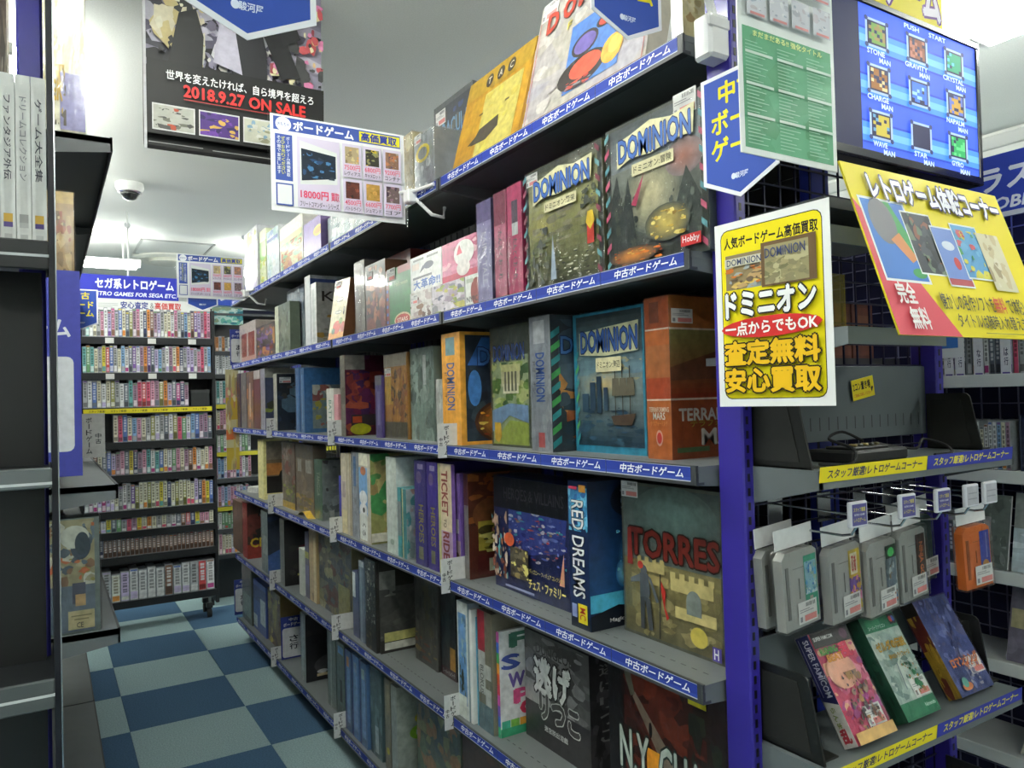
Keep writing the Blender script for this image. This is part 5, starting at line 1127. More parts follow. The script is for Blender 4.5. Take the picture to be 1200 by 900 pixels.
# retro corner sign, tilted towards the viewer at its foot
tl = at(983, 188, 'y', .75)
yb = .75
while at(1055, 392, 'y', yb).x > tl.x:
    yb -= .001
bl = at(1055, 392, 'y', yb)
flat_sign('retro_corner_sign', 'yellow and red retro game trial corner sign below the television', .486, (tl-bl).length, tuple(bl), (-math.atan2(.75-yb, tl.z-bl.z), 0, 0),
    [('r', 0, 0, 1, 1, 'e6d21e'), ('y', [(0, 0), (.36, 0), (0, .78)], 'd04a58'), ('r', .36, .0, 1, .0, 'e6d21e'), ('r', .03, .3, .29, .8, 'e8ecec'), ('r', .04, .315, .28, .785, '3f78c8'), ('y', [(.04, .785), (.14, .785), (.18, .55), (.28, .42), (.28, .5), (.2, .785)], '3f9a58'), ('e', .13, .66, .07, .14, '7a7a80'), ('y', [(.14, .55), (.2, .6), (.26, .45), (.22, .42)], 'd08a58'), ('e', .24, .36, .04, .03, '3f9a58'),
     ('r', .25, .36, .43, .75, 'e8ecec'), ('r', .256, .37, .424, .74, '3a4048'), ('p', ['4a525a', '8a5a4a', '30363c', '6a7a6a'], 14, 251, .256, .37, .424, .74), ('r', .4, .3, .56, .68, 'e8ecec'), ('r', .406, .31, .554, .67, '6a86c8'), ('r', .406, .31, .554, .35, 'b04a50'), ('e', .48, .56, .04, .03, 'd0d8e8'), ('e', .5, .45, .02, .04, 'c04040'), ('r', .54, .36, .72, .72, 'e8ecec'), ('r', .546, .37, .714, .71, '5a9ac8'), ('p', ['d0c848', 'b8505a', '4a9a5a', '6aa8d0'], 12, 252, .546, .37, .714, .68), ('r', .7, .3, .86, .68, 'd8d0b0'), ('p', ['c8b890', 'a89878', 'e0d8c0'], 8, 253, .7, .3, .86, .68),
     ('t', 'レトロゲーム体験コーナー', .53, .87, .84, .16, 'f2f0f4', {'off': .045, 'out': '2c2460', 'oo': .1}), ('t', '完全', .1, .23, .1, .12, 'f4ecec', {'off': .03}), ('t', '無料', .13, .09, .1, .12, 'f4ecec', {'off': .03}), ('t', '懐かしの名作ソフトを', .46, .2, .34, .1, '3a3a30', {'off': .012}), ('t', '無料', .67, .2, .075, .1, 'd0503c', {'off': .02}), ('t', 'で体験!', .78, .2, .12, .1, '3a3a30'), ('t', 'タイトルは随時入れ替えます', .6, .09, .5, .085, '3a3a30'), ('r', .5, .018, .9, .024, '8a8430')], th=.003, c='d8c41c')
flat_sign('topper_sign', 'yellow sign with purple-edged letters standing on the television', .42, .2, (1.2, .86, 2.2), (0, 0, 0), [('r', 0, 0, 1, 1, 'e2d03a'), ('t', 'レトロゲーム', .5, .3, .96, .44, 'e4dce8', {'off': .05, 'out': '6a3c86', 'oo': .1})], th=.004, c='d8c430')
# white clips
def clip_arm(label, loc, s_=1):
    t = tag(thing('sign_clip', loc), label, 'clip', 'white plastic sign clips')
    MB().box(-.03*s_, .03*s_, -.022*s_, .022*s_, -.05*s_, .03*s_, 'e8e8e8', 0, .006).build('clamp', 'white_plastic', t)
    MB().tube([(-.01, -.01, .03*s_), (-.035*s_, -.02, .06*s_), (-.06*s_, -.015, .11*s_), (-.075*s_, 0, .17*s_)], .008*s_, 'e8e8e8', 8).build('arm', 'white_plastic', t)
    MB().box(-.036*s_, .034*s_, -.024*s_, -.018*s_, .0, .022*s_, 'dcdcdc', 0, .003).build('jaw', 'white_plastic', t)
clip_arm('white plastic clamp at the near top corner of the blue post', (1.035, .955, 2.10))

def buy_sign(label, x1, y, zc, k_=1):
    W_, H_ = .42*k_, .285*k_
    ops = [('r', 0, 0, 1, 1, 'e4e6e8'), ('r', .02, .84, .97, .98, '3f549e'), ('e', .09, .905, .055, .075, 'e8eaf0'), ('t', 'おもちゃ', .09, .905, .08, .04, '3f549e'), ('t', 'ボードゲーム', .38, .905, .44, .1, 'f0f0f4', {'off': .04}), ('r', .645, .855, .965, .965, 'd8d028'), ('t', '高価買取', .8, .91, .28, .09, '2c3a8c', {'off': .04}),
           ('r', .03, .32, .15, .8, '3f549e'), ('v', 'ボードゲーム高価買取', .12, .78, .025, .42, 'e4e8f0'), ('v', 'ぜひお売りください', .085, .78, .025, .4, 'd8d860'), ('v', 'その場で査定します', .055, .78, .025, .4, 'e4e8f0'),
           ('r', .03, .06, .15, .29, '3f549e'), ('r', .04, .075, .14, .275, 'dfe1e3'),
           ('r', .18, .06, .49, .8, 'cfc6dc'), ('y', [(.2, .76), (.47, .68), (.47, .34), (.2, .3)], 'd8dcdc'), ('y', [(.21, .68), (.46, .64), (.46, .4), (.21, .34)], '232c3a'), ('p', ['2c4a70', '1f2834', '4a7aa8', '303a48'], 14, 261, .22, .38, .45, .64), ('t', '18000円', .3, .2, .2, .09, 'd84a6a', {'off': .02}), ('t', '買取', .45, .2, .06, .09, 'd84a6a'), ('t', 'フリートコマンダー・シリーズ', .335, .1, .28, .06, '3a3a4a')]
    for i in range(3):
        for j in range(2):
            x0, z0 = .51+.155*i, .44-.38*j
            ops += [('r', x0, z0, x0+.145, z0+.36, 'cfc6dc'), ('r', x0+.02, z0+.15, x0+.125, z0+.33, ['a89878', '3a3a34', '8a6a58', '5a3430', 'b08a48', '6a5a58'][i+3*j]), ('p', [['c8b888', 'd0a060', '8a7a60'], ['c8b030', '30302c', '8a8a60'], ['b87a58', 'a8a098', '5a4a68'], ['6a3a30', '3a2a28', '8a4a40'], ['c89a50', '9a7a38'], ['8a6a78', '9a8a88', '4a3a48']][i+3*j], 8, 262+i+3*j, x0+.02, z0+.15, x0+.125, z0+.33), ('t', ['7500円', '6800円', '9200円', '4500円', '6600円', '7700円'][i+3*j], x0+.072, z0+.105, .12, .06, 'd85a78'), ('t', ['レヴィアス', 'キャメロット', 'コンテナ', 'バトルライン', 'シュマンド', 'ゴア'][i+3*j], x0+.072, z0+.04, .12, .045, '3a3a4a')]
    t = flat_sign('buy_up_sign', label, W_, H_, (x1-W_, y, zc), (0, 0, 0), ops, th=.0015, group='board game buy-up price signs')
    MB().box(-.008, W_+.008, .002, .0026, -.012, H_+.006, 'ffffff').build('clear_sleeve', 'clear_case', t)
    return t
q = at(475, 250, 'x', .985)
buy_sign('white and blue board game buy-up price sign clipped to the near top shelf', .985, q.y, q.z-.035)
q2 = at(287, 352, 'x', .985)
buy_sign('white and blue board game buy-up sign clipped to the far end of the top shelf', .985, q2.y, q2.z, .86)
for q_, nm in ((q, 'near'), (q2, 'far')):
    t = tag(thing('sign_clip', (.985, q_.y-.03, 2.085)), 'white wire bracket holding the %s buy-up sign to the top shelf lip' % nm, 'clip', 'white wire sign brackets')
    MB().tube([(.0, .02, .0), (-.02, .02, .03), (.0, -.06, .02), (.01, -.16, .015)], .006, 'e4e4e4', 8).build('lip_rod', 'white_plastic', t)
    MB().tube([(.0, -.03, .01), (.05, -.06, -.05), (.09, -.06, -.055), (.1, -.05, -.02)], .006, 'e4e4e4', 8).build('hook_rod', 'white_plastic', t)
    MB().box(-.02, .012, -.04, .0, -.012, .03, 'e8e8e8', 0, .004).build('clamp', 'white_plastic', t)
pl_ = at(219, 364, 'y', q2.y+.006)
pennant('blue used board game pennant tucked behind the far buy-up sign', .165, .22, (pl_.x, q2.y+.006, pl_.z), 0)

# ================================================================== LEFT SIDE
# near end unit: black shelves facing the camera, white game cases on top
t = tag(thing('end_display_rack', (0, 0, 0)), 'black end display rack close by at the left edge', 'rack')
LE = t
LX = .0075                     # right end of its shelves
MB().box(LX-.034, LX-.006, 1.10, 1.16, .05, 2.35, '35309c', 0, .003).build('post', 'post_enamel', t)
MB().box(-.66, -.63, 1.10, 1.16, .05, 2.35, '35309c', 0, .003).build('post', 'post_enamel', t)
MB().box(.0045, .0105, 1.004, 1.16, .05, 2.06, '0c0d1c').build('side_panel', 'black_plastic', t)
MB().box(.0105, .0118, .998, 1.006, .05, 2.06, 'a8acb0').build('panel_edge', 'chrome', t)
MB().box(-.66, -.003, 1.085, 1.095, .05, 1.62, '101114').build('back_panel', 'black_plastic', t)
for z, c_ in ((1.64, '1b1c1e'), (1.385, '5e6466'), (1.15, '4a5052'), (.9, '4a5052')):
    b = MB()
    b.box(-.66, LX-.003, 1.0, 1.16, z-.014, z, '1e2022' if z > 1.6 else '2a2d30', 0, .001)
    b.box(-.66, LX-.003, .994, 1.0, z-(.03 if z > 1.6 or z < 1.3 else .02), z+.003, c_, 0, .0015)
    b.box(-.66, LX-.003, .9935, .995, z-.016, z-.013, 'c4c8ca')
    b.build('shelf', 'painted_metal', t)
for k in range(3):
    MB().box(-.66, -.02, 1.158, 1.16, 1.36-.24*k, 1.37-.24*k, '2a2d32').build('rail', 'painted_metal', t)
R = random.Random(5)
xs = .0038
for k in range(8):
    w_ = .0142
    xs -= w_+.0006
    txt = ['ゲーム大全集', 'ドリームコレクション', 'ファンタジア外伝', 'スペース物語', 'レーシング', 'パズルの城', 'サッカー', '迷宮の王'][k]
    o = Box('game_case', 'white spined game case on the near left rack, %s from its right end' % ORD[k], 'game case', w_, .135, .19, (xs, 1.004, 1.64), 0, 0, 'd2d2d0',
        [('r', 0, 0, 1, 1, 'd6d6d4'), ('t', txt, .5, .62, .5, .5, '8a8a90' if k % 2 else '3a3a48', {'rot': -90}), ('r', .2, .12, .8, .17, ('c8a040', '9a9a98')[k % 2]), ('r', .2, .09, .8, .12, ('4a3a78', 'b0b0b0')[k % 2]), ('r', .25, .02, .75, .05, 'b8b8b8')], group='white cases on the near left rack', pm='print_matte')
    film(o, w_, .135, .19, g=.00025)
Box('game_case', 'brown patterned box behind the blue post at the top left', 'game case', .016, .1, .3, (-.055, 1.19, 1.84), 0, 0, '6a5848', [('p', ['7a6854', '54463a', '8a7a68'], 14, 301)])
MB().box(-.64, -.003, 1.19, 1.3, 1.825, 1.84, '2a2c30').build('rear_shelf', 'painted_metal', LE)
clip_arm('white plastic clamp at the top of the near left rack', (.02, 1.13, 2.03), .55)

# left aisle rack
LRX = .145
LY = [(2.06, 3.05), (3.06, 4.05), (4.06, 5.02)]
for bi, (y0, y1) in enumerate(LY):
    t = tag(thing('gondola_rack', (LRX, y0, 0), (0, 0, math.pi/2)), 'dark rack on the left of the aisle, %s bay from the front' % ORD[bi], 'rack', 'bays of the left rack')
    for z in (.1, .925, 1.27, 2.111):
        b = MB(); d_ = .3 if z > .2 else .33
        L = y1-y0
        o_ = -.03 if z < .2 else 0
        b.box(0, L, .004+o_, d_, z-.014, z, '5e6466' if z < 2 else '24272a')
        b.box(0, L, o_, .005+o_, z-.034, z+.002, '2c2f32')
        b.prism([(o_, z-.034), (d_, z-.075), (d_, z), (o_, z)], 0, 0, .004, '6a7072' if z < 2 else '3a3e40')
        s_ = b.build('shelf', 'painted_metal', t)
    for x in (.01, y1-y0-.04):
        MB().box(x, x+.03, .31, .37, .05, 2.3, '35309c', 0, .003).build('post', 'post_enamel', t)
    MB().box(.04, y1-y0-.04, .33, .34, .1, 2.25, '141517').build('back_panel', 'black_plastic', t)
    MB().box(.01, y1-y0-.01, .02, .3, .02, .066, '1b1c1f').build('base', 'black_plastic', t)
def LB(label, px0, px1, v0, v1, y, z, D, c, f, name='board_game_box', cat='board game', **k):
    """box near the front end of the left rack, face towards the camera"""
    a_, b_ = at(px0, v1, 'y', y), at(px1, v0, 'y', y)
    return Box(name, label, cat, b_.x-a_.x, D, b_.z-z, (a_.x, y, z), 0, 0, c, f, **k)
LB('grey puzzle board game with a CE safety label on the left rack', 30, 116, 605, 748, 2.075, .925, .06, '5a6460',
   [('r', 0, 0, 1, 1, '74807c'), ('r', .02, .3, .93, .99, 'a09a78'), ('p', ['b0a888', 'c8744a', '6a7a84', 'd0d0c0', '54606c', 'a8a05c', '8a6a50'], 30, 311, .3, .42, .93, .97), ('e', .74, .76, .14, .12, '3c4a5a'), ('e', .66, .84, .2, .1, 'c8ccc0'), ('e', .76, .78, .1, .1, '36444e'), ('r', .02, .02, .93, .42, '6a7684'), ('r', .62, .26, .8, .44, '484c5c'), ('r', .66, .24, .8, .34, 'c0a070'), ('r', .56, .04, .92, .2, 'c0b48a'), ('t', 'CE', .72, .075, .09, .045, '2a2a28'), ('r', .6, .15, .88, .16, '7a7450'), ('r', .64, .12, .84, .13, '7a7450')], wrap='shrink_film')
LB('tall gold-violet board game in glossy film on top of the left rack', 40, 97, -60, 128, 2.075, 2.111, .07, 'c8c0a0', [('r', 0, 0, 1, 1, 'c9c2a4'), ('p', ['d8d2b8', 'b8ae88', 'c8c4c8', 'e0dcd0'], 18, 312), ('r', .5, .02, 1, .32, '8a84b0'), ('p', ['6a5c40', 'b09038', '54483a'], 12, 313, .3, .04, .62, .36), ('t', 'ER', .45, .22, .2, .1, 'b8942c', {'off': .04})], wrap='bag_film')
LB('brown and gold boxed game under the top shelf of the left rack', 20, 86, 226, 330, 2.1, 1.74, .06, '9a8058', [('r', 0, 0, 1, 1, 'a88a5c'), ('r', 0, .88, 1, 1, 'c0a468'), ('p', ['8a7048', 'b89a68', '705a3c', 'c8b080', '9a5a3c'], 24, 314, .4, 0, .95, .8)], wrap='shrink_film')
MB().box(2.1-2.06, .3, .1, .3, 1.728, 1.74, '33373a').build('shelf', 'painted_metal', [o for o in col.objects if o.get('label') == 'dark rack on the left of the aisle, first bay from the front'][0])
# dark boxes further down the left rack (seen edge-on)
R = random.Random(8)
for lv, (z, h_) in ((1, (.925, .25)), (2, (1.27, .3)), (3, (2.111, .2))):
    for k in range(4):
        y = 2.3+.62*k
        Box('board_game_box', '%s dark boxed game along the %s shelf of the left rack' % (ORD[k], ['bottom', 'low', 'middle', 'top'][lv]), 'board game', .3, .06, h_*(.8+.2*R.random()), (LRX-.1, y+.12, z), 90, 0, ['3c3630', '2c3440', '4a4438', '30302c'][(k+lv) % 4], [('p', ['5a5044', '3c4450', '6a5c48', '8a7a60', '30343c'], 14, 320+k+4*lv)], group='games along the left rack')
# big blue board with white panel
bx = at(97, 560, 'y', 2.02)
t = tag(thing('index_board', (bx.x-.3, 2.02, 1.30)), 'large blue board game index board with a white panel on the left rack', 'sign')
MB().box(0, .3, 0, .005, 0, .475, '3a3f9a', 0, .0015).build('board', 'white_plastic', t)
A = Art(.3, .475, lambda a_, b_, o: (a_, -o, b_))
A.r(0, 0, 1, 1, '3a3f9a')
A.t('ボードゲーム', .5, .72, .86, .09, 'd4d6dc', .03); A.rr(.08, .12, .95, .58, 'd0d2d6', .014); A.t('中古', .4, .9, .3, .09, 'd4d6dc', .03)
A.build('lettering', 'print_matte', t)
q = at(95, 537, 'y', 3.05)
t = tag(thing('divider_card', (q.x, 3.05, q.z)), 'grey-white used board game card on the left rack', 'sign')
MB().box(0, .075, 0, .0012, 0, .155, 'c4c4c2').build('card', 'paper', t)
A = Art(.075, .155, lambda a_, b_, o: (a_, -o, b_))
A.r(0, 0, 1, 1, 'c4c4c2'); A.v('ボードゲーム', .34, .92, .24, .84, '30303a', .02); A.v('中古', .72, .56, .24, .26, '30303a', .02)
A.build('lettering', 'print_matte', t)

# ================================================================== FAR RACK OF RETRO GAME CASES
BY = 5.56
BX0, BX1 = .19, .985
t = tag(thing('media_rack', (0, 0, 0)), 'black rolling rack packed with retro game cases at the end of the aisle', 'rack')
FAR = t
for x in (BX0-.02, BX1-.002):
    MB().box(x, x+.022, BY, BY+.24, .1, 2.12, '1d1f22', 0, .003).build('side_panel', 'painted_metal', t)
MB().box(BX0, BX1, BY+.2, BY+.21, .12, 2.12, '202225').build('back_panel', 'black_plastic', t)
for x in (BX0+.04, BX1-.04):
    for y in (BY+.04, BY+.2):
        caster(t, x, y, .1)
def vz(v, y=BY, px=175):
    return at(px, v, 'y', y).z
SHV = [396, 437, 477, 517, 555, 596, 620, 649, 701]      # shelf tops in the photo
TOPV = [362, 405, 445, 485, 526, 564, 604, 627, 664]     # tops of the cases on them
NM = ['top', 'second', 'third', 'fourth', 'fifth', 'sixth', 'seventh', 'eighth', 'bottom']
PAL = {'lilac': 'b0a4c8', 'pink': 'c890a8', 'rose': 'c4506c', 'cream': 'd0ccb4', 'white': 'd4d6d6', 'grey': '9c9ea0', 'teal': '5a9a98', 'sky blue': '7aa0c8', 'blue': '4a64a4', 'navy': '2c3458', 'purple': '6a4a8c', 'green': '5a8a5c', 'olive': '8a8a4a', 'yellow': 'c8b83c', 'orange': 'c8803c', 'red': 'b04040', 'brown': '7a5a48', 'magenta': 'a03c78', 'mauve': '9a7a90', 'slate': '5c6470'}
ROWS = [
 ['slate', 'teal', 'white', 'cream', 'grey', 'pink', 'white', 'lilac', 'pink', 'grey', 'blue', 'cream', 'slate', 'olive', 'mauve', 'pink', 'white', 'navy', 'orange', 'brown', 'mauve', 'lilac', 'grey', 'cream', 'cream', 'white', 'pink', 'grey', 'slate', 'sky blue', 'cream', 'brown', 'purple', 'lilac', 'mauve', 'rose', 'pink'],
 ['teal', 'green', 'teal', 'cream', 'grey', 'yellow', 'red', 'blue', 'grey', 'cream', 'sky blue', 'white', 'slate', 'purple', 'white', 'mauve', 'orange', 'purple', 'slate', 'lilac', 'sky blue', 'grey', 'white', 'mauve', 'cream', 'orange', 'navy', 'grey', 'lilac', 'lilac', 'grey', 'pink', 'rose', 'grey', 'sky blue'],
 ['grey', 'white', 'blue', 'cream', 'white', 'cream', 'olive', 'grey', 'white', 'slate', 'teal', 'mauve', 'rose', 'red', 'rose', 'pink', 'mauve', 'olive', 'orange', 'lilac', 'slate', 'magenta', 'navy', 'mauve'],
 ['cream', 'rose', 'blue', 'cream', 'sky blue', 'pink', 'cream', 'grey', 'olive', 'white', 'grey', 'slate', 'white', 'olive', 'rose', 'green', 'white', 'sky blue', 'blue', 'mauve', 'mauve', 'slate'],
 ['white', 'grey', 'brown', 'cream', 'slate', 'blue', 'lilac', 'mauve', 'pink', 'slate', 'yellow', 'navy', 'mauve', 'pink', 'teal', 'white', 'teal', 'blue', 'cream', 'white', 'green', 'pink', 'cream', 'mauve', 'brown', 'orange', 'white', 'cream', 'cream', 'pink'],
 ['grey', 'mauve', 'white', 'lilac', 'magenta', 'lilac', 'white', 'cream', 'grey', 'white', 'grey', 'purple', 'olive', 'cream', 'cream', 'olive', 'cream', 'cream', 'yellow', 'cream', 'navy', 'cream', 'olive', 'cream', 'olive', 'cream', 'cream', 'lilac', 'navy', 'orange', 'yellow', 'blue'],
 ['olive', 'yellow', 'cream', 'white', 'yellow', 'slate', 'green', 'grey', 'rose', 'mauve', 'yellow', 'cream', 'orange', 'cream', 'grey', 'cream', 'grey', 'white', 'slate', 'brown', 'red', 'navy', 'yellow', 'pink', 'pink', 'cream'],
 ['navy', 'blue', 'navy', 'navy']+['brown']*26,
 ['white', 'grey', 'cream', 'lilac', 'white', 'white', 'white', 'white', 'brown', 'white', 'white', 'grey', 'red', 'white'],
]
CASE = {}
def case_mesh(cn, w_, h_, d_, var):
    k = (cn, round(w_, 4), round(h_, 4), var)
    if k in CASE:
        return CASE[k]
    R = random.Random(hash((cn, var)) % 997 if False else sum(map(ord, cn))*7+var*13)
    b = MB().box(0, w_, 0, d_, 0, h_, '8a8e92' if var != 9 else PAL[cn], 0, .0012)
    base = lin(PAL[cn])
    A = Art(w_, h_, lambda a_, c_, o: (a_, -o, c_)); A.mb = b
    A.r(.06, .03, .94, .97, base)
    dk = tuple(c_*.35 for c_ in base); lt = tuple(min(1, c_*.5+.45) for c_ in base)
    ink = dk if sum(base) > .6 else lt
    z = .9
    while z > .35:
        hh = R.uniform(.04, .09); A.r(.25, z-hh, .75, z, ink); z -= hh+R.uniform(.015, .05)
    A.r(.1, .06, .9, R.uniform(.16, .3), R.choice([lt, dk, lin(R.choice(list(PAL.values())))]))
    if R.random() < .5:
        A.r(.1, .92, .9, .965, lin(R.choice(list(PAL.values()))))
    CASE[k] = b.mesh('game_case', ('print_gloss',))
    return CASE[k]
def fill_row(cols_, x0, x1, y, z, h_, d_, text, group, name='game_case', cat='game case', gap=.0006, facing=0, hv=.0, seed=0, wmax=.03):
    R = random.Random(seed)
    n = len(cols_)
    pitch = (x1-x0)/n
    for k, cn in enumerate(cols_):
        w_ = round(min(pitch*.95, wmax), 4)
        hh = round(h_*(1-hv*R.choice([0, 0, 0, .5, 1])), 4)
        me = case_mesh(cn, w_, hh, d_, R.randint(0, 3))
        if facing == 0:
            o = link(me, name, None, (x0+pitch*k, y, z))
        else:
            o = link(me, name, None, (y, x1-pitch*k, z), (0, 0, -math.pi/2))
        tag(o, text % (cn, ordinal(k)), cat, group)
for i, cols_ in enumerate(ROWS):
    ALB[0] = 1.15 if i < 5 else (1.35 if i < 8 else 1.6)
    z = vz(SHV[i])
    h_ = vz(TOPV[i])-z
    L = MB()
    L.box(BX0, BX1, BY-.005, BY+.2, z-.012, z, '2c2f32')
    L.box(BX0, BX1, BY-.012, BY-.006, z-.045, z+.0, '17191c')
    s_ = L.build('shelf', 'painted_metal', FAR)
    x0, x1 = BX0+.01, BX1-.008
    if i == 2:
        x1 = BX0+.64
    if i == 3:
        x0 = BX0+.18
    if i == 8:
        x0 = BX0+.05
    fill_row(cols_, x0, x1, BY+.002+(.0 if i != 7 else .01), z, h_, .14, '%s game case, %s from left on the '+NM[i]+' shelf of the far rack', 'game cases on the far rack', hv=.12, seed=40+i, wmax=.05)
    if i == 2:
        A = Art(BX1-BX0-.02, .03, lambda a_, b_, o: (BX0+.01+a_, BY-.0125-o, z-.036+b_))
        A.r(0, 0, 1, 1, 'ccc02c')
        for k in range(6):
            A.t('スタッフ厳選!', .1+.16*k, .5, .12, .5, '4a4a20')
        A.build('label_strip', 'sign_laminate', s_)
    else:
        for k in range(3):
            if i in (0, 1):
                MB().box(BX0+.14+.25*k, BX0+.19+.25*k, BY-.014, BY-.0125, z-.04, z-.005, 'c8c8c4').build('shelf_tag', 'paper', s_)
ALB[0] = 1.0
# black empty tray on the third row
z3 = vz(SHV[2])
t = tag(thing('storage_tray', (BX0+.655, BY+.01, z3)), 'empty dark tray at the right of the third shelf of the far rack', 'tray')
MB().box(0, .12, 0, .12, 0, .11, '2c2f30', 0, .003).build('body', 'black_plastic', t)
MB().box(.0, .12, -.002, .0, .11-.02, .11, '3a3d3e').build('rim', 'black_plastic', t)
# headers above the far rack
sx0, sz0 = at(92, 352, 'y', BY).x, at(150, 349, 'y', BY).z
t = flat_sign('header_sign', 'blue retro games header sign with white lettering above the far rack', .62, .155, (.165, BY+.06, sz0), (0, 0, 0), [('r', 0, 0, 1, 1, '2f36a4'), ('t', 'セガ系レトロゲーム', .57, .64, .76, .42, 'e4e8f4', {'off': .04}), ('t', 'RETRO GAMES FOR SEGA ETC.', .57, .2, .82, .17, 'dfe4f2', {'off': .03, 'sh': .2})], th=.01, c='2f36a4')
flat_sign('header_sign', 'white appraisal slogan strip under the blue header of the far rack', .82, .075, (.165, BY+.04, sz0-.08), (0, 0, 0), [('r', 0, 0, 1, 1, 'd6d8d6'), ('t', '安心査定', .42, .5, .2, .62, '3c4488', {'off': .03}), ('t', '&', .55, .5, .03, .5, '8a8a8a'), ('t', '高価買取', .67, .5, .2, .62, 'c04a48', {'off': .03}), ('r', .16, .55, .3, .6, 'a8a8a8'), ('r', .16, .4, .3, .45, 'a8a8a8'), ('r', .16, .25, .26, .3, 'a8a8a8')], th=.006)
MB().box(.165, .985, BY+.046, BY+.06, 2.1, 2.16, '2a2c30').build('header_rail', 'painted_metal', FAR)

# second rack behind and right, partly hidden by the long rack
CX0, CX1, CY = 1.04, 2.3, 5.9
t = tag(thing('media_rack', (0, 0, 0)), 'dark wire-backed media rack right of the far rack, behind the long rack', 'rack')
MB().box(CX0-.03, CX0-.008, CY, CY+.24, .0, 2.2, '1d1f22', 0, .003).build('side_panel', 'painted_metal', t)
MB().box(CX1, CX1+.022, CY, CY+.24, .0, 2.2, '1d1f22', 0, .003).build('side_panel', 'painted_metal', t)
MB().box(CX0, CX1, CY+.2, CY+.21, .0, 2.2, '202225').build('back_panel', 'black_plastic', t)
SECV = [(412, 394), (439, 414), (474, 446), (504, 478), (530, 507), (561, 535), (594, 569), (620, 600), (650, 625)]
for i, (vs_, vt_) in enumerate(SECV):
    z = vz(vs_, CY, 262); h_ = vz(vt_, CY, 262)-z
    L = MB(); L.box(CX0, CX1, CY-.005, CY+.2, z-.012, z, '8a9092' if i % 2 else '2c2f32'); L.box(CX0, CX1, CY-.012, CY-.006, z-.03, z, 'c0b82c' if i in (2, 4, 6) else '3a3d40')
    L.build('shelf', 'painted_metal', t)
    R = random.Random(60+i)
    cols_ = [R.choice([['slate', 'grey', 'orange', 'white'], ['white', 'white', 'grey'], ['white', 'teal', 'pink', 'orange', 'grey'], ['sky blue', 'slate', 'pink', 'cream', 'purple'], ['white', 'grey', 'cream', 'green'], ['grey', 'white', 'sky blue', 'pink'], ['white', 'sky blue', 'pink', 'lilac'], ['white', 'green', 'cream'], ['white', 'pink', 'cream']][i]) for _ in range(12)]
    fill_row(cols_, CX0+.01, CX0+.27, CY+.002, z, h_, .14, '%s case, %s from left on the '+NM[i]+' shelf behind the long rack', 'cases on the rack behind the long rack', name='disc_case', hv=.1, seed=70+i)
z = vz(362, CY, 262)
MB().box(CX0, CX1, CY-.01, CY+.2, 2.13, 2.145, '3a3d40').build('top_board', 'painted_metal', t)
flat_sign('poster', 'teal picture card at the top of the rack behind the long rack', .22, .17, (CX0+.01, CY+.0, vz(412, CY, 262)+.2), (0, 0, 0), [('r', 0, 0, 1, 1, '9ab4b0'), ('p', ['3a8088', '5a9a8c', 'b0c0b8', '2c6a78', '7a8a70'], 18, 331)], cat='poster')
flat_sign('header_sign', 'blue header sign with a white tick behind the far end of the long rack', .9, .16, (CX0-.02, CY-.03, 2.2), (0, 0, 0), [('r', 0, 0, 1, 1, '2b46a0'), ('y', [(.06, .55), (.1, .2), (.16, .35), (.15, .45), (.1, .36), (.08, .6)], 'dfe3ee'), ('t', 'レトロゲーム', .6, .5, .5, .4, 'dfe3ee', {'off': .03})], th=.01, c='2b46a0')
# yellow hanging strip at the end of the long rack
q0, q1 = at(266, 551, 'y', 4.99), at(279, 433, 'y', 4.99)
flat_sign('hanging_strip', 'yellow and orange vertical promotion strip at the far end of the long rack', q1.x-q0.x, q1.z-q0.z, (q0.x, 4.99, q0.z), (0, 0, 0), [('r', 0, 0, 1, 1, 'b8b088'), ('r', 0, .5, 1, .72, 'b89a3c'), ('r', 0, 0, 1, .22, 'b8a03c'), ('r', 0, .72, 1, .82, 'c88a78'), ('r', 0, .3, 1, .4, 'c86a3c'), ('p', ['b8a868', 'a87a5c', 'c8c098', '9a8a6a'], 14, 332)], cat='sign')

# ================================================================== RIGHT AISLE RACK
WX = 2.06
t = tag(thing('media_rack', (0, 0, 0)), 'white-shelved rack with a navy wire grid back on the right aisle', 'rack')
RR = t
MB().box(WX+.2, WX+.22, .35, 3.2, .05, 2.05, '13143a').build('back_panel', 'wall_paint', t)
gthing = thing('dummy_anchor') if False else None
b = MB()
for k in range(60):
    y = .36+.048*k; b.box(WX+.192, WX+.196, y-.0015, y+.0015, .05, 2.05, '7c7c98')
for k in range(42):
    z = .06+.048*k; b.box(WX+.188, WX+.192, .35, 3.2, z-.0015, z+.0015, '7c7c98')
b = b.build('wire_grid', 'wire', t); b['kind'] = 'stuff'
def rz_(v, px):
    return at(px, v, 'x', WX).z
RS = [rz_(441, 1130), rz_(549, 1120), rz_(668, 1160), rz_(776, 1175), .52, .25]
for z in RS:
    b = MB(); b.box(WX, WX+.2, .35, 3.2, z-.012, z, 'c4c8c8', 0, .002); b.box(WX-.006, WX, .35, 3.2, z-.03, z+.003, 'd0d4d2', 0, .002)
    b.build('shelf', 'painted_metal', t)
for y in (.34, 1.75, 3.2):
    MB().box(WX+.1, WX+.2, y, y+.03, .0, 2.08, 'b8bcba', 0, .003).build('post', 'post_enamel', t)
R = random.Random(12)
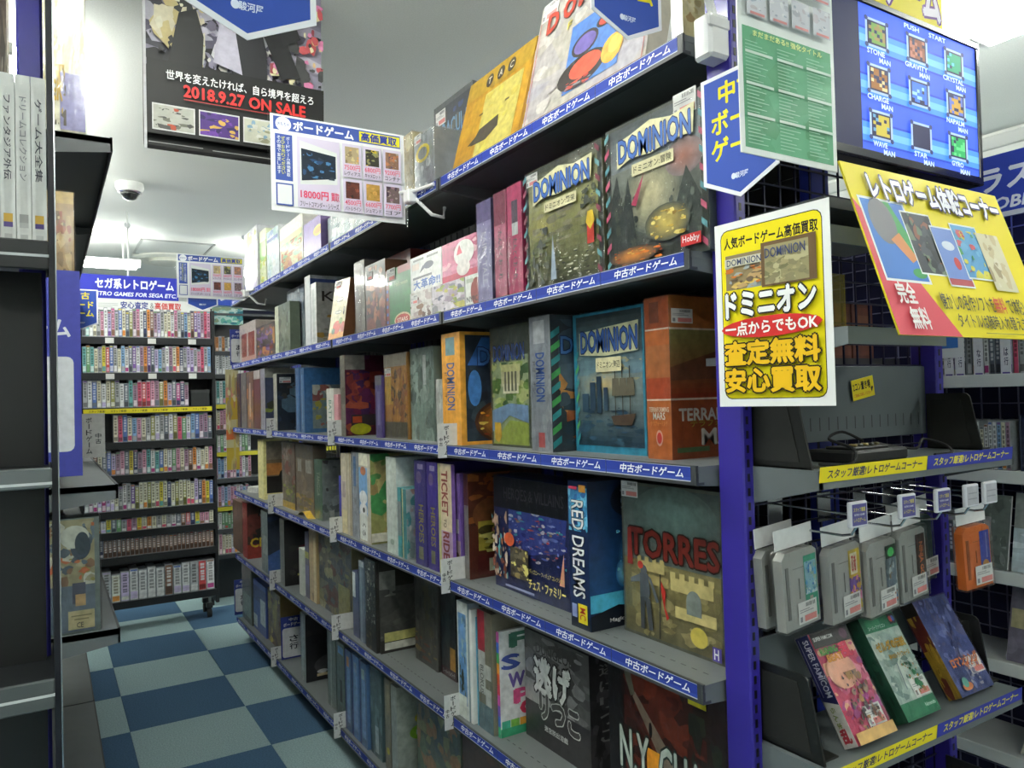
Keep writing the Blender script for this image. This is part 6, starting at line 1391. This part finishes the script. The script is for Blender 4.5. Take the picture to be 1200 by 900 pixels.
# top row: CDs with white row dividers
def disc_row(z, y0, y1, h_, text, group, cols_, wmax=.012, seed=0):
    fill_row(cols_, y0, y1, WX+.01, z, h_, .125, text, group, 'disc_case', 'disc case', facing=1, hv=.1, seed=seed, wmax=wmax)
def rcols(n, ch, seed):
    R = random.Random(seed); return [R.choice(ch) for _ in range(n)]
disc_row(RS[0], .62, 1.18, .125, '%s disc case, %s from left on the top white shelf at right', 'disc cases on the right rack', rcols(40, ['white', 'cream', 'white', 'grey', 'rose', 'yellow', 'slate', 'lilac'], 1))
disc_row(RS[1], .97, 1.2, .128, '%s disc case, %s from left on the second white shelf at right', 'disc cases on the right rack', rcols(22, ['white', 'cream', 'grey', 'mauve', 'white', 'sky blue', 'rose'], 2), .0095)
disc_row(RS[2], 1.04, 1.2, .13, '%s slim case, %s from left on the third white shelf at right', 'disc cases on the right rack', rcols(12, ['slate', 'grey', 'brown', 'white', 'slate', 'grey'], 3), .0125)
for k, (px, txt) in enumerate(((1111, 'さ行'), (1124, 'た行'), (1146, 'な行'), (1178, 'は行'))):
    y = at(px, 420, 'x', WX-.004).y
    t_ = tag(thing('divider_tag', (WX-.002, y+.012, RS[0]), (0, 0, -math.pi/2)), 'white syllable row divider tag on the top white shelf, %s from the left' % ORD[k], 'divider', 'white row dividers')
    MB().box(0, .024, 0, .0015, .0, .14, 'd8d8de', 0, .0005).build('plate', 'white_plastic', t_)
    A = Art(.024, .14, lambda a_, b_, o: (a_, -o, b_)); A.r(0, 0, 1, 1, 'd8d8de'); A.v(txt, .55, .5, .4, .34, '3a3a58', .02); A.r(.15, .02, .9, .05, '5a4a9a'); A.v('邦楽', .55, .95, .3, .26, '5a5a70')
    A.build('lettering', 'print_matte', t_)
flat_sign('shelf_card', 'white card with a blue edge on the top white shelf of the right rack', .07, .075, (WX-.004, at(1103, 400, 'x', WX).y+.01, RS[0]+.05), (0, 0, -math.pi/2), [('r', 0, 0, 1, 1, 'd8dadc'), ('r', 0, .35, .8, 1, '3f78c4')])
# clear bookend, magazines facing out
t_ = tag(thing('bookend', (WX+.03, .955, RS[1])), 'smoky clear bookend on the second white shelf of the right rack', 'bookend')
MB().box(0, .1, 0, .004, 0, .14, '26304a', 0, .001).build('plate', 'black_gloss', t_)
MB().box(0, .1, -.05, 0, 0, .003, '26304a').build('foot', 'black_gloss', t_)
def mag(label, y0, y1, z, h_, ops, tilt=12, x=WX+.02):
    Box('magazine', label, 'magazine', y1-y0, .008, h_, (x, y1, z), -90, tilt, 'd0d0d0', ops, group='magazines on the right rack')
mag('pale blue magazine with a pink heart on the third white shelf', .78, .985, RS[2], .2, [('r', 0, 0, 1, 1, 'b8c8d0'), ('r', 0, .55, 1, 1, '8a908e'), ('p', ['c8d8e0', 'b0c4d0', 'd8e4e8'], 10, 341, 0, 0, 1, .55), ('e', .42, .3, .12, .06, 'd07890'), ('e', .6, .3, .12, .06, 'd07890'), ('y', [(.3, .28), (.72, .28), (.51, .12)], 'd07890'), ('e', .51, .28, .06, .04, 'd8c8d0')])
mag('dark green-grey magazine beside the pale blue one on the third white shelf', .995, 1.06, RS[2], .19, [('r', 0, 0, 1, 1, '6a7470'), ('p', ['7a8480', '5a6460', '8a9490'], 8, 342)])
mag('grey monochrome portrait magazine on the fourth white shelf', .77, 1.005, RS[3], .24, [('r', 0, 0, 1, 1, '6c6878'), ('p', ['746f80', '64606e', '7c7888'], 10, 343), ('e', .3, .75, .16, .12, '5c5a5c'), ('e', .62, .62, .24, .2, '3e3c46'), ('y', [(.4, .55), (.6, .62), (.78, .5), (.72, .34), (.5, .3)], 'b8b8c0'), ('e', .45, .24, .2, .16, 'b0b0b8'), ('r', .02, .35, .2, .55, 'b8b088'), ('r', .6, .0, 1, .4, '8aa4a4')], tilt=14)
mag('cream magazine with a red-brown band lying on the low white shelf', .74, .98, RS[4], .22, [('r', 0, 0, 1, 1, 'b8b8a8'), ('r', .3, .1, 1, .24, '5a2c28'), ('p', ['c0c0b0', 'a8a898'], 8, 344, 0, .3, 1, 1)], tilt=40)
# hobby sign
q0, q1 = at(1150, 258, 'x', WX), at(1150, 192, 'x', WX)
flat_sign('header_sign', 'blue illustration book hobby header sign on the right rack', .8, .16, (WX-.01, q0.y+.22, q0.z-.005), (0, 0, -math.pi/2), [('r', 0, 0, 1, 1, '2c44b0'), ('r', 0, 0, 1, .08, 'c8ccd8'), ('t', 'イラスト集', .4, .62, .42, .4, 'e8ecf8', {'off': .04}), ('t', 'HOBBY BOOKS', .48, .22, .4, .18, 'e8ecf8', {'off': .03, 'sh': .2})], th=.01, c='2c44b0')

# ================================================================== HANGING POSTER
PY = 2.45
q0, q1 = at(168, 171, 'y', PY), at(376, 205, 'y', PY)
PW, PZ = .535, q0.z-.01
t = tag(thing('poster', (q0.x, PY, PZ), (math.radians(3), 0, 0)), 'black illustrated game poster with a 2018 sale date hanging from the ceiling', 'poster')
PH = CEIL-PZ-.01
N = 40
def bend(x, z, o):
    u = x/PW; k = max(0, 1-z/.04)
    return (x+.02*(1-u)*(1-min(1, z/PH))*0, -o-.02*k*k, z)
b = MB()
V = [bend(PW*i/N, PH*j/N, 0) for j in range(N+1) for i in range(N+1)]
b.add(V, [(j*(N+1)+i, j*(N+1)+i+1, (j+1)*(N+1)+i+1, (j+1)*(N+1)+i) for j in range(N) for i in range(N)], '08080a')
b.build('sheet', 'print_matte', t)
A = Art(PW, PH, lambda x, z, o: bend(x, z, o*2+.0008))
def P_(x0, z0, x1, z1, c_):          # strip print that follows the bend
    n = 8
    for i in range(n):
        A.r(x0+(x1-x0)*i/n, z0, x0+(x1-x0)*(i+1)/n, z1, c_); A.L -= 1
    A.L += 1
P_(0, 0, .015, 1, 'd0d0d4')
# abstract ink shapes in the upper picture (generic stand-in art)
P_(.015, .44, 1, 1, '6e6a7c')
A.p(['3a3844', '8a8698', '5a5668', '26242c', 'a8a4b4', '17171b'], 30, 401, .015, .44, 1, 1, .4)
A.p(['b8b4c4', 'c8c8cc', '8a849a', 'd0ccc8', '6a6478'], 40, 402, .28, .45, .7, .98, .24)
A.p(['c8c0a8', 'b8a878', 'd0ccb8', '2a2a2e'], 22, 403, .03, .46, .32, .98, .26)
A.p(['b04a50', 'c8a878', '8a3a44', 'd0c8a0', '3a3a3c', 'c878a0'], 34, 404, .68, .46, 1, .95, .24)
for pts, c_ in (([(.12, .44), (.18, .72), (.27, .76), (.31, .62), (.3, .44)], '101013'), ([(.56, .88), (.68, .9), (.86, .5), (.74, .48)], '141418'), ([(.46, .44), (.48, .84), (.6, .84), (.66, .6), (.66, .44)], '1a1a20'), ([(.36, .5), (.42, .86), (.48, .7), (.52, .46)], 'a8a4b4'), ([(.7, .8), (.8, .86), (.86, .72), (.76, .66)], '1c1c20')):
    A.y(pts, c_)
P_(.015, .08, 1, .46, '08080a')
P_(.02, .03, .3, .035, '8a8a8a'); P_(.35, .025, .98, .03, '8a8a8a')
for x0, cc in ((.04, ['a8a8a0', '4a4a48', 'b04a30', '6a6a60']), (.28, ['4a2a7a', '6a3aa0', '30205a', 'c8a050']), (.52, ['b8b8a8', '8a8a70', 'c8c8c0', '7a98b0']), (.76, ['8a6a5a', '4a4a60', 'b0a090'])):
    P_(x0, .1, x0+.22, .235, 'c8c8c8')
    P_(x0+.006, .107, x0+.214, .228, cc[0])
    A.p(cc, 12, int(x0*100), x0+.006, .107, x0+.214, .228, .3)
A.t('世界を変えたければ、自ら境界を超えろ', .52, .385, .82, .05, 'e8e8ea', .02)
A.t('2018.9.27 ON SALE', .54, .315, .68, .06, 'd02c2a', .035)
P_(.2, .268, .82, .273, '9a2c2a')
A.build('print', 'print_matte', t)
for x in (.03, PW-.03):
    MB().box(x-.012, x+.012, .0, .03, PH-.01, PH+.008, 'd8d8d8', 0, .002).build('clip', 'white_plastic', t)
